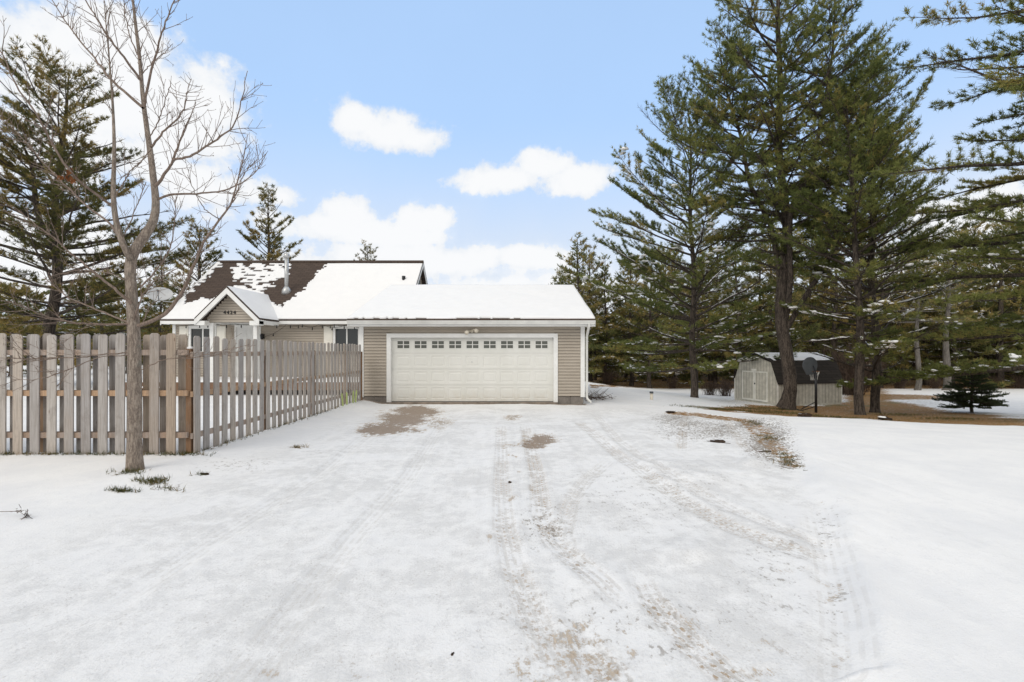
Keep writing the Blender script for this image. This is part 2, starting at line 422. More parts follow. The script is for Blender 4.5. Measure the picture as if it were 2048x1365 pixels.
SPECK = [(480,930,130,24,.25),(330,975,70,16,.3),(640,905,60,14,.2),(560,1010,60,30,.15),(1440,760,60,10,.3),(1195,800,25,8,.3),(1340,1290,160,50,.25),(1400,858,110,30,.45),(1350,838,50,14,.65),(1440,862,70,20,.6),(1535,885,50,44,.85),(1575,925,28,18,.8),(1500,850,40,14,.8),(1385,850,60,10,.6),(1650,1070,60,80,.24),(1670,1220,60,100,.24),(1090,1055,70,60,.33),(1300,1000,300,120,.2),(1250,1250,450,120,.22),(1550,1150,120,180,.22),(900,1000,250,150,.1),(620,1290,500,60,.08),(1580,925,30,14,.6),(1480,800,80,10,.35),(1850,803,120,16,.3)]

def seg_track(x, y, pts):
    """nearest distance (signed) and distance along for a polyline of ground points"""
    best = np.full(x.shape, 1e9); lat = np.zeros(x.shape); along = np.zeros(x.shape); acc = 0.0
    for a, b in zip(pts[:-1], pts[1:]):
        d = b - a; L = np.hypot(*d); t = np.clip(((x - a[0]) * d[0] + (y - a[1]) * d[1]) / (L * L), 0, 1)
        qx = a[0] + t * d[0]; qy = a[1] + t * d[1]; dist = np.hypot(x - qx, y - qy)
        sg = np.sign((x - a[0]) * d[1] - (y - a[1]) * d[0]); k = dist < best
        best[k] = dist[k]; lat[k] = (sg * dist)[k]; along[k] = (acc + t * L)[k]; acc += L
    return best, lat, along

def build_ground():
    xs = list(np.arange(-6.6, 7.2, .03)); st = .05; v = xs[-1]; right = []
    while v < 500: v += st; right.append(v); st *= 1.035 if v < 40 else 1.25
    st = .05; v = xs[0]; left = []
    while v > -500: v -= st; left.append(v); st *= 1.05 if v > -40 else 1.25
    xs = np.array(left[::-1] + xs + right)
    ys = [-500, -250, -120, -60, -30, -15, -8, -5, -3, -2, -1.2, -.5, 0, .4, .8, 1.1]; v = 1.3
    while v < 75: ys.append(v); v *= 1.0115
    while v < 700: ys.append(v); v *= 1.25
    ys = np.array(ys)
    X, Y = np.meshgrid(xs, ys); Z = ground_h(X, Y)
    yy = np.maximum(Y, .6); px = CX + F * X / yy; py = HY + F * (CZ - Z) / yy; front = Y > 1.0
    # streaks that run along the drive, soft undulation, drifted snow
    near = ss(60, 20, Y)
    Z = Z + .035 * (fbm(X * .5, Y * .35, 3) - .5) * near
    warp = .5 * (fbm(X * .3, Y * .2, 9) - .5)
    drive = ss(-4.6, -3.2, X) * ss(4.6, 2.6, X - .23 * Y) * ss(17, 14, Y)
    st = fbm((X + warp - .03 * Y) * 3.2, Y * .22, 21, 3) - .5
    st2 = fbm((X + warp * .6 + .10 * Y) * 9, Y * .35, 31, 3) - .5
    Z = Z + drive * (.034 * st + .013 * st2)
    Z = Z + (1 - drive) * .014 * (fbm(X * 2.2, Y * 1.4, 5) - .5) * near
    # untouched snow bank to the right of the drive
    bpts = [hit(*q) for q in ((1695,1365),(1672,1150),(1640,1030),(1596,940),(1560,875),(1515,842))]
    by = np.array([b[1] for b in bpts]); bx = np.array([b[0] for b in bpts])
    o = np.argsort(by); edge = np.interp(Y, by[o], bx[o], left=bx[o][0] * .9, right=bx[o][-1] + 1)
    dd = X - edge + .25 * (fbm(X * 1.2, Y * 1.2, 77) - .5)
    drive = ss(-4.6, -3.2, X) * ss(.06, -.16, dd) * ss(17, 14, Y)
    Z = Z + .09 * ss(-.05, .28, dd) * ss(15.5, 13, Y)
    for (ex, ey, rx, ry, am) in ((1405,952,120,26,.07),(1290,935,60,10,.04),(1505,930,26,10,.06),(1000,858,60,10,.035),(1370,1105,60,22,.05),(1180,1160,70,30,.02),(880,856,40,8,.02),(720,815,40,8,.06)):
        g = np.exp(-(((px - ex) / rx) ** 2 + ((py - ey) / ry) ** 2)) * front
        Z = Z + am * g * (.6 + .8 * fbm(X * 5, Y * 5, 41))
    # wheel lines
    tu = np.zeros(X.shape); tv = np.zeros(X.shape); tw = np.zeros(X.shape)
    for k, (pp, hw, br) in enumerate(TRACKS):
        pts = [hit(*q)[:2] for q in pp]
        d, la, al = seg_track(X, Y, pts); tot = sum(np.hypot(*(b - a)) for a, b in zip(pts[:-1], pts[1:])); w = ss(hw + .03, hw - .04, d) * ss(0, .9, al) * ss(0, .7, tot - al + (1 if pp[-1][1] > 1300 else 0))
        fade = ss(0, .9, al) * ss(0, .7, tot - al); Z = Z + fade * (-.011 * ss(hw, hw * .3, d) + .009 * np.exp(-((d - hw - .03) / .04) ** 2))
        k2 = w > tw * .999; tu[k2] = la[k2]; tv[k2] = al[k2]; tw = np.where(k2 & (w > 0), np.maximum(tw, w * (.25 + .75 * br)), tw)
    dxw = px + 60 * (fbm(X * 1.6, Y * 1.1, 81) - .5) * np.clip(10 / yy, 0, 1.2); dyw = py + 26 * (fbm(X * 2.1, Y * 1.6, 91) - .5) * np.clip(8 / yy, 0, 1.2)
    dirt = np.zeros(X.shape); spk = np.zeros(X.shape); lit = np.zeros(X.shape)
    for (ex, ey, rx, ry, am) in BLOBS_DIRT:
        g = np.exp(-(((dxw - ex) / rx) ** 2 + ((dyw - ey) / ry) ** 2) ** 1.5) * front; dirt = np.maximum(dirt, am * g)
    for (ex, ey, rx, ry, am) in SPECK:
        g = np.exp(-(((px - ex) / rx) ** 2 + ((py - ey) / ry) ** 2)) * front; spk = np.maximum(spk, am * g)
    wx = px + 16 * (fbm(X * 1.3, Y * 1.3, 51) - .5); wy = py + 9 * (fbm(X * 1.1, Y * 1.1, 61) - .5)
    for k, poly in enumerate(LITTER): lit = np.maximum(lit, (inpoly(wx, wy, poly) & front) * (1.0, .8, .40, .75, .9)[k])
    # soften the litter mask one cell
    l2 = lit.copy(); l2[1:-1, 1:-1] = (lit[1:-1, 1:-1] * 2 + lit[:-2, 1:-1] + lit[2:, 1:-1] + lit[1:-1, :-2] + lit[1:-1, 2:]) / 6; lit = l2
    wood = ss(41, 44, Y) * ss(-4, 0, X); lit = np.maximum(lit, wood * .9)
    Z = Z - .03 * lit - .02 * np.clip(dirt, 0, 1)
    # bare strip at the threshold and at fence feet
    th = ss(15.75, 16.1, Y + .25 * (fbm(X * 3, Y, 71) - .5)) * ss(16.6, 16.4, Y) * ss(-5.3, -5.1, X) * ss(2.7, 2.4, X)
    dirt = np.maximum(dirt, th * .9); Z = Z - .03 * th
    flow = X + .36 * ss(0, 2.5, X) * Y + .5 * (fbm(X * .4, Y * .3, 19) - .5)
    pk = drive * ss(-.3, .1, st + .25)
    n, k = X.shape; V = np.stack([X, Y, Z], -1).reshape(-1, 3)
    i = np.arange(n * k).reshape(n, k); Q = np.stack([i[:-1, :-1], i[:-1, 1:], i[1:, 1:], i[1:, :-1]], -1).reshape(-1, 4)
    m = NT('snowy_ground'); o = m.obj()
    a_d, a_s, a_l, a_p = (m.attr(q) for q in ('dirt', 'speck', 'litter', 'packed'))
    u, vv, w = m.attr('track_u'), m.attr('track_v'), m.attr('track_w')
    cbf = m.n('ShaderNodeCombineXYZ'); m.l(m.attr('flow'), cbf.inputs[0]); spf = m.n('ShaderNodeSeparateXYZ'); m.l(o, spf.inputs[0]); m.l(m.math('MULTIPLY', spf.outputs[1], .22), cbf.inputs[1]); so = cbf.outputs[0]
    n_big = m.noise(o, 1.1, 5, .6); n_mid = m.noise(o, 7, 6, .68); n_fine = m.noise(o, 55, 5, .75); n_str = m.noise(so, 20, 6, .8); n_spk = m.noise(m.scale(o, 1, .55, 1), 30, 3, .6)
    e01 = lambda q: m.step(q, .34, .66)
    nb, nm, nf, ns, nk = (e01(q) for q in (n_big, n_mid, n_fine, n_str, n_spk))
    add = lambda *a: a[0] if len(a) == 1 else m.math('ADD', a[0], add(*a[1:]))
    mul = lambda a, b: m.math('MULTIPLY', a, b)
    ctr = lambda a, k: mul(m.math('SUBTRACT', a, .5), k)
    c = m.mix(nb, (.80, .805, .815), (.87, .87, .868))
    c = m.mix(mul(m.step(add(mul(nm, .6), mul(nf, .5)), .55, 1.0), .30), c, (.72, .73, .75))
    pkm = mul(a_p, m.step(add(mul(nb, .60), mul(nm, .35), mul(nf, .25)), .25, .95))
    c = m.mix(mul(pkm, .78), c, (.635, .638, .643))
    gr = mul(m.step(a_p, 0, .5, .25, 1), m.step(add(mul(ns, .40), mul(nf, .62), mul(nb, .12)), .80, 1.06))
    c = m.mix(mul(gr, .42), c, (.42, .385, .35))
    sk = m.step(add(mul(nk, .62), mul(nm, .25), mul(a_s, .95)), .86, .98)
    c = m.mix(mul(sk, m.step(a_s, .02, .35, 0, .8)), c, (.19, .155, .12))
    gro = m.math('SINE', mul(u, 2 * math.pi / .062))
    lug = m.math('SINE', add(mul(vv, 2 * math.pi / .085), mul(m.math('ABSOLUTE', u), 22.0), mul(nm, 3.0)))
    trd = mul(m.step(gro, -.1, .8), m.step(lug, -.2, .7))
    pat = m.step(add(mul(nb, .55), mul(nm, .5)), .22, .75)
    tm = mul(mul(m.step(w, .25, .95), pat), m.step(add(mul(trd, .55), mul(nf, .8)), .42, .95))
    c = m.mix(mul(tm, .95), c, m.mix(nb, (.31, .24, .175), (.46, .35, .24)))
    c = m.mix(mul(mul(mul(w, m.step(gro, .3, -.6)), m.step(nm, .05, .6)), .60), c, (.50, .475, .44))
    dm = m.step(add(a_d, ctr(nm, .55), ctr(ns, .50), ctr(nf, .28)), .40, .66)
    dm = mul(dm, m.step(a_d, .05, .25))
    dc = m.mix(nf, (.175, .125, .085), (.33, .25, .18))
    dc2 = m.mix(m.step(a_d, .3, .75), m.mix(nf, (.42, .335, .245), (.62, .53, .43)), dc)
    c = m.mix(mul(dm, .9), c, dc2)
    lm = m.step(add(a_l, ctr(nm, .75), ctr(nf, .45), ctr(nk, .3)), .40, .56)
    lm = mul(lm, m.step(a_l, .05, .25))
    lc = m.mix(nf, (.10, .057, .022), (.42, .235, .082))
    lc = m.mix(m.step(m.noise(o, .8, 4, .6), .53, .68), lc, m.mix(nf, (.07, .062, .022), (.25, .205, .08)))
    lc = m.mix(m.step(m.noise(o, 5.5, 5, .7), .64, .68), lc, (.75, .75, .76))
    c = m.mix(lm, c, lc)
    m.col(c); m.rough(.8)
    hgt = add(mul(n_mid, .9), mul(n_fine, .75), mul(n_str, mul(a_p, .35)), mul(w, add(mul(gro, .22), mul(lug, .10))), mul(lm, -.5), mul(dm, -.9), mul(tm, -.4))
    m.bump(hgt, .45, .02)
    me = np_mesh('ground', V, Q, m.mat, True, dict(dirt=dirt.ravel(), speck=spk.ravel(), litter=lit.ravel(), packed=pk.ravel(), track_u=tu.ravel(), track_v=tv.ravel(), track_w=tw.ravel(), flow=flow.ravel()))
    tag(link('ground', me), 'snow covered ground with packed drive, wheel lines and bare gravel patches', 'ground', kind='structure')
build_ground()

# ------------------------------------------------------------------ buildings
def lap(mb, T, u0, u1, z0, z1, holes=(), clip=None, h=.102, proud=.02, m=0):
    """lap siding courses on the plane given by T(u, out, z)"""
    k = 0; z = z0
    while z < z1 - 1e-4:
        zt = min(z + h, z1); a, b = (u0, u1) if clip is None else clip(.5 * (z + zt))
        a, b = max(a, u0), min(b, u1)
        iv = [(a, b)] if b > a + .01 else []
        for (h0, h1, hz0, hz1) in holes:
            if zt > hz0 + .02 and z < hz1 - .02:
                nv = []
                for (p, q) in iv:
                    if h0 > p: nv.append((p, min(q, h0)))
                    if h1 < q: nv.append((max(p, h1), q))
                iv = [t for t in nv if t[1] - t[0] > .005]
        for (p, q) in iv:
            zg = z + .019; zq = zt + .0
            mb.face([T(p, proud, zg), T(q, proud, zg), T(q, .003, zq), T(p, .003, zq)], m)
            mb.face([T(p, -.028, zg), T(q, -.028, zg), T(q, proud, zg), T(p, proud, zg)], m)
            mb.face([T(p, -.028, z), T(q, -.028, z), T(q, -.028, zg), T(p, -.028, zg)], m)
            mb.face([T(p, .003, z), T(q, .003, z), T(q, -.028, z), T(p, -.028, z)], m)
        z = zt

def roof_slab(mb, x0, x1, ye, ze, yr, zr, th=.05, m=0):
    mb.prism([(x0, ye, ze - th), (x1, ye, ze - th), (x1, ye, ze), (x0, ye, ze)], (0, yr - ye, zr - ze), m)

def snow_sheet(name, x0, x1, ye, ze, yr, zr, parent, keep=None, th=.035, nx=None, cs=.14, lift=.004, seed=1, courses=0.0):
    """thin snow cover on a roof plane, broken along the shingle courses where keep() says bare"""
    L = math.hypot(yr - ye, zr - ze); nr = max(2, int(L / cs)); nc = nx or int((x1 - x0) / .07)
    xs = np.linspace(x0, x1, nc + 1); ts = np.linspace(0, 1, nr + 1)
    X, Tt = np.meshgrid(xs, ts); nrm = np.array([0, -(zr - ze), yr - ye]) / L
    if nrm[2] < 0: nrm = -nrm
    amp = lift + th * (.35 + 1.3 * fbm(X * .9, Tt * L * .9, seed))
    if courses: amp = amp * .6 + courses * (np.arange(nr + 1)[:, None] % 2)
    top = np.stack([X, ye + (yr - ye) * Tt, ze + (zr - ze) * Tt], -1)
    bot = top + nrm * lift; top = top + nrm * amp[..., None]
    lip = .03 * (fbm(xs * 2.5, xs * 0 + seed, seed + 5) - .35) * np.sign(ye - yr); top[0, :, 1] += lip; bot[0, :, 1] += lip * .6; top[0, :, 2] -= .012
    xc = .5 * (xs[:-1] + xs[1:]); tc = .5 * (ts[:-1] + ts[1:]); XC, TC = np.meshgrid(xc, tc)
    k = np.ones(XC.shape, bool) if keep is None else keep(XC, ye + (yr - ye) * TC, ze + (zr - ze) * TC)
    n, c = X.shape; idx = np.arange(n * c).reshape(n, c); off = n * c; faces = []
    A, B, C, D = idx[:-1, :-1], idx[:-1, 1:], idx[1:, 1:], idx[1:, :-1]
    faces.append(np.stack([A, B, C, D], -1)[k])
    kp = np.pad(k, 1)
    for (du, dv, p, q) in ((0, -1, D, A), (0, 1, B, C), (-1, 0, A, B), (1, 0, C, D)):
        nb = kp[1 + du:1 + du + k.shape[0], 1 + dv:1 + dv + k.shape[1]]; e = k & ~nb
        faces.append(np.stack([p[e] + off, q[e] + off, q[e], p[e]], -1))
    V = np.concatenate([top.reshape(-1, 3), bot.reshape(-1, 3)]); Fq = np.concatenate(faces)
    me = np_mesh(name, V, Fq, M['snow'], False)
    o = link(name, me, parent)
    if keep is not None: o['kind'] = 'stuff'
    return o

def window(parent, x0, x1, z0, z1, y, trim=.09, mull=True):
    f = MB(); yo = y - .035
    f.box(x0 - trim, x1 + trim, yo, y + .03, z1, z1 + trim + .04); f.box(x0 - trim, x1 + trim, yo, y + .03, z0 - trim, z0)
    f.box(x0 - trim, x0, yo, y + .03, z0, z1); f.box(x1, x1 + trim, yo, y + .03, z0, z1)
    f.box(x0 - trim - .03, x1 + trim + .03, yo - .03, yo - .002, z0 - trim * .5 - .03, z0 - trim * .5)
    xm = .5 * (x0 + x1)
    if mull: f.box(xm - .025, xm + .025, y - .01, y + .03, z0, z1)
    w = f.build('window', M['white'], parent)
    g = MB()
    for (a, b) in (((x0, xm - .025), (xm + .025, x1)) if mull else ((x0, x1),)):
        g.face([(a, y + .022, z0), (b, y + .022, z0), (b, y + .022, z1), (a, y + .022, z1)])
    g.build('pane', M['glass'], w)
    return w

def garage():
    GY = 16.3; xl, xr = -5.12, 2.43; zb, zt = .11, 2.5
    root = empty('garage', (0, 0, 0), 0, 'tan sided two car garage with snow covered roof and wide white door', 'garage')
    T = lambda u, o, z: (u, GY - o, z)
    w = MB(); dx0, dx1, dz1 = -4.08, 1.40, 2.09
    lap(w, T, xl + .12, xr - .12, zb, zt, holes=[(dx0 - .13, dx1 + .13, -1, dz1 + .13)])
    # wall core, side and back walls
    w.box(xl + .01, dx0 - .02, GY + .032, GY + .14, zb, zt + .1); w.box(dx1 + .02, xr - .01, GY + .032, GY + .14, zb, zt + .1); w.box(dx0 - .02, dx1 + .02, GY + .002, GY + .14, dz1 + .02, zt + .1)
    TL = lambda u, o, z: (xl - o, GY + u, z); TR = lambda u, o, z: (xr + o, GY + u, z)
    dep = 10.4; rise = .329
    cl = lambda z: (0 if z < 2.6 else (z - 2.6) / rise - .4, dep if z < 2.6 else dep - (z - 2.6) / rise + .4)
    lap(w, TL, .12, dep, zb, 4.35, clip=cl); lap(w, TR, .12, dep, zb, 4.35, clip=cl)
    for x in (xl + .032, xr - .062): w.prism([(x, GY + .15, zb), (x, GY + dep, zb), (x, GY + dep, 2.55), (x, 21.5, 4.36), (x, GY + .15, 2.62)], (.03, 0, 0))
    w.box(xl, xr, GY + dep, GY + dep + .1, zb, 2.6)
    w.build('wall', M['siding'], root)
    for a, b in ((xl - .02, xl + .12), (xr - .12, xr + .02)):
        t = MB(); t.box(a, b, GY - .035, GY + .1, zb - .02, zt); t.build('corner_board', M['white'], root)
    for (a, b) in ((xl + .02, dx0 - .12), (dx1 + .12, xr - .02)):
        n = 2; xs = np.linspace(a, b, n + 1)
        for i in range(n):
            fo = MB(); fo.box(xs[i] + .004, xs[i + 1] - .004, GY + .012 + .003 * i, GY + .2, -.35, zb - .004); fo.build('foundation_block', M['concrete'], root)
    fo = MB(); fo.box(xl + .02, xl + .2, GY + .2, GY + dep, -.35, zb - .004); fo.build('foundation', M['concrete'], root); fo = MB(); fo.box(xr - .2, xr - .02, GY + .2, GY + dep, -.9, zb - .004)
    fo.build('foundation', M['concrete'], root)
    s = MB(); s.box(dx0 - .12, dx1 + .12, GY - .16, GY + .6, -.3, -.085); s.build('threshold', M['slab'], root)
    d = MB()
    d.box(dx0 - .14, dx0, GY - .04, GY + .16, -.08, dz1); d.box(dx1, dx1 + .14, GY - .04, GY + .16, -.08, dz1); d.box(dx0 - .14, dx1 + .14, GY - .042, GY + .16, dz1, dz1 + .14)
    d.build('door_frame', M['white'], root)
    # sectional door
    DY = GY + .10; zs = [-.07, .49, 1.03, 1.57, dz1]
    dr = MB(); W = dx1 - dx0; ncol = 9; x00 = dx0 + .17; pit = (W - .34 + .13) / ncol
    def ringface(r0, y0, r1, y1):
        (a0, a1, c0, c1), (b0, b1, e0, e1) = r0, r1
        q0 = [(a0, y0, c0), (a1, y0, c0), (a1, y0, c1), (a0, y0, c1)]; q1 = [(b0, y1, e0), (b1, y1, e0), (b1, y1, e1), (b0, y1, e1)]
        for i in range(4):
            j = (i + 1) % 4; dr.face([q0[i], q0[j], q1[j], q1[i]])
    ins = lambda r, d: (r[0] + d, r[1] - d, r[2] + d, r[3] - d)
    for k in range(4):
        z0, z1 = zs[k] + .006, zs[k + 1] - .006
        rects = [(x00 + i * pit, x00 + i * pit + pit - .13, z0 + .085, z1 - .085) for i in range(ncol)] if k < 3 else [(x00 + i * pit + .02, x00 + i * pit + pit - .15, z0 + .155, z1 - .10) for i in range(ncol)]
        cur = dx0
        for r in rects:
            dr.face([(cur, DY, z0), (r[0], DY, z0), (r[0], DY, z1), (cur, DY, z1)])
            dr.face([(r[0], DY, z0), (r[1], DY, z0), (r[1], DY, r[2]), (r[0], DY, r[2])]); dr.face([(r[0], DY, r[3]), (r[1], DY, r[3]), (r[1], DY, z1), (r[0], DY, z1)])
            cur = r[1]
            if k < 3:
                ringface(r, DY, ins(r, .014), DY + .009); ringface(ins(r, .014), DY + .009, ins(r, .04), DY + .009); ringface(ins(r, .04), DY + .009, ins(r, .06), DY + .002)
                q = ins(r, .06); dr.face([(q[0], DY + .002, q[2]), (q[1], DY + .002, q[2]), (q[1], DY + .002, q[3]), (q[0], DY + .002, q[3])])
            else: ringface(r, DY, r, DY + .03)
        dr.face([(cur, DY, z0), (dx1, DY, z0), (dx1, DY, z1), (cur, DY, z1)])
        dr.face([(dx0, DY, z0), (dx0, DY + .04, z0), (dx1, DY + .04, z0), (dx1, DY, z0)]); dr.face([(dx0, DY, z1), (dx1, DY, z1), (dx1, DY + .04, z1), (dx0, DY + .04, z1)])
        dr.face([(dx0, DY + .015, z1 - .001), (dx1, DY + .015, z1 - .001), (dx1, DY + .015, z1 + .013), (dx0, DY + .015, z1 + .013)])
    door = dr.build('garage_door', M['door'], root)
    bs = MB(); bs.box(dx0 + .01, dx1 - .01, DY - .006, DY + .03, -.084, -.066); bs.build('bottom_seal', M['black'], door)
    lk = MB(); lk.tube([(-1.36, DY - .02, 1.27), (-1.36, DY + .01, 1.27)], .018, 10); lk.build('lock', M['metal'], door)
    z0, z1 = zs[3] + .006, zs[4] - .006
    for i in range(ncol):
        r = (x00 + i * pit + .02, x00 + i * pit + pit - .15, z0 + .155, z1 - .10)
        g = MB(); xm = .5 * (r[0] + r[1]); zm = .5 * (r[2] + r[3]); fr = .03
        for q in ((r[0] - .02, r[1] + .02, r[3] - .006, r[3] + .02), (r[0] - .02, r[1] + .02, r[2] - .02, r[2] + .006)): g.box(q[0], q[1], DY - .014, DY + .012, q[2], q[3])
        g.box(r[0] - .02, r[0] + .006, DY - .014, DY + .012, r[2] + .006, r[3] - .006); g.box(r[1] - .006, r[1] + .02, DY - .014, DY + .012, r[2] + .006, r[3] - .006)
        g.box(xm - .014, xm + .014, DY - .008, DY + .012, r[2] + .006, r[3] - .006); g.box(r[0] + .006, xm - .014, DY - .007, DY + .012, zm - .012, zm + .012); g.box(xm + .014, r[1] - .006, DY - .007, DY + .012, zm - .012, zm + .012)
        g.face([(r[0], DY + .014, r[2]), (r[1], DY + .014, r[2]), (r[1], DY + .014, r[3]), (r[0], DY + .014, r[3])], 1)
        g.build('window', [M['door'], M['pane']], door)
    # roof
    ro = MB(); x0, x1 = -5.41, 2.74; ye, ze, yr, zr = 15.88, 2.70, 21.5, 4.54
    roof_slab(ro, x0, x1, ye, ze, yr, zr, .06); roof_slab(ro, x0, x1, 2 * yr - ye, ze, yr + .001, zr, .06)
    roof = ro.build('roof', M['shingle'], root)
    rng2 = 5
    def keep(X, Y, Z): return ~((Y < ye + .08) & (vnoise(X * 9, Y * 0, 8) + .5 * vnoise(X * .9, Y * 0, 3) > .72) & (X < .3))
    snow_sheet('snow', x0 + .01, x1 - .01, ye + .01, ze, yr, zr, roof, keep, .05, cs=.07, seed=4)
    snow_sheet('snow', x0 + .01, x1 - .01, 2 * yr - ye, ze, yr, zr, roof, None, .05, cs=.3, nx=40, seed=5)
    fa = MB()
    for x in (x0 + .002, x1 - .027):
        for sgn in (1, -1):
            y0 = ye if sgn > 0 else 2 * yr - ye
            fa.prism([(x, y0, ze - .26), (x, yr, zr - .24), (x, yr, zr - .062), (x, y0, ze - .062)], (.025, 0, 0))
    fa.box(x0 + .03, x1 - .03, ye + .02, ye + .045, ze - .24, ze - .064); fa.box(x0 + .03, x1 - .03, ye + .045, GY + .1, ze - .245, ze - .225)
    fa.build('fascia', M['white'], root)
    gu = MB(); prof = [(ye + .018, ze - .065), (ye - .10, ze - .065), (ye - .10, ze - .09), (ye - .075, ze - .125), (ye - .06, ze - .175), (ye + .018, ze - .175)]
    gu.prism([(x0 + .01, a, b) for a, b in prof], (x1 - x0 - .02, 0, 0)); gu.box(x0 + .012, x1 - .012, ye - .106, ye - .092, ze - .075, ze - .06)
    gu.build('gutter', M['white_dirty'], root)
    ds = MB(); xd = xr + .09
    ds.tube([(xd, ye - .04, ze - .17), (xd, ye - .02, ze - .26), (xd, GY - .03, ze - .55), (xd, GY + .0, ze - .7), (xd, GY, .1), (xd + .02, GY - .05, .02), (xd + .1, GY - .25, -.06)], .042, 4)
    ds.build('downspout', M['white_dirty'], root)
garage()

def floodlight():
    c = (-1.37, 16.3, 2.33); r = empty('floodlight', (c[0], 16.286, c[2]), 0, 'twin head almond floodlight above the garage door', 'light')
    b = MB(); b.tube([(.02, -.045, -.02), (.02, 0, -.02)], .055, 14); b.build('wall_plate', M['almond'], r, True)
    for sx, h in ((-.11, -.02), (.15, .04)):
        a = MB(); p0 = np.array([.02, -.04, -.02]); p1 = np.array([sx * .55, -.10, h]); p2 = np.array([sx, -.17, h - .02]); p3 = p2 + np.array([sx * .3, -.10, -.05])
        a.tube([p0, p1, p2], .016, 8); a.tube([p2 - np.array([0, -.04, 0]), p2, p2 * .6 + p3 * .4, p3], [.03, .05, .062, .07], 14); a.build('lamp_head', M['almond'], r, True)
floodlight()

BARE = [(361,611),(380,585),(415,556),(440,531),(445,519),(657,519),(640,545),(617,568),(586,598),(563,613),(532,601),(532,588),(516,581),(470,572),(430,595),(418,601),(404,596),(384,605)]
SNOWIN = [(485,524),(580,526),(572,557),(552,562),(543,578),(519,583),(500,572),(462,561),(466,541)]

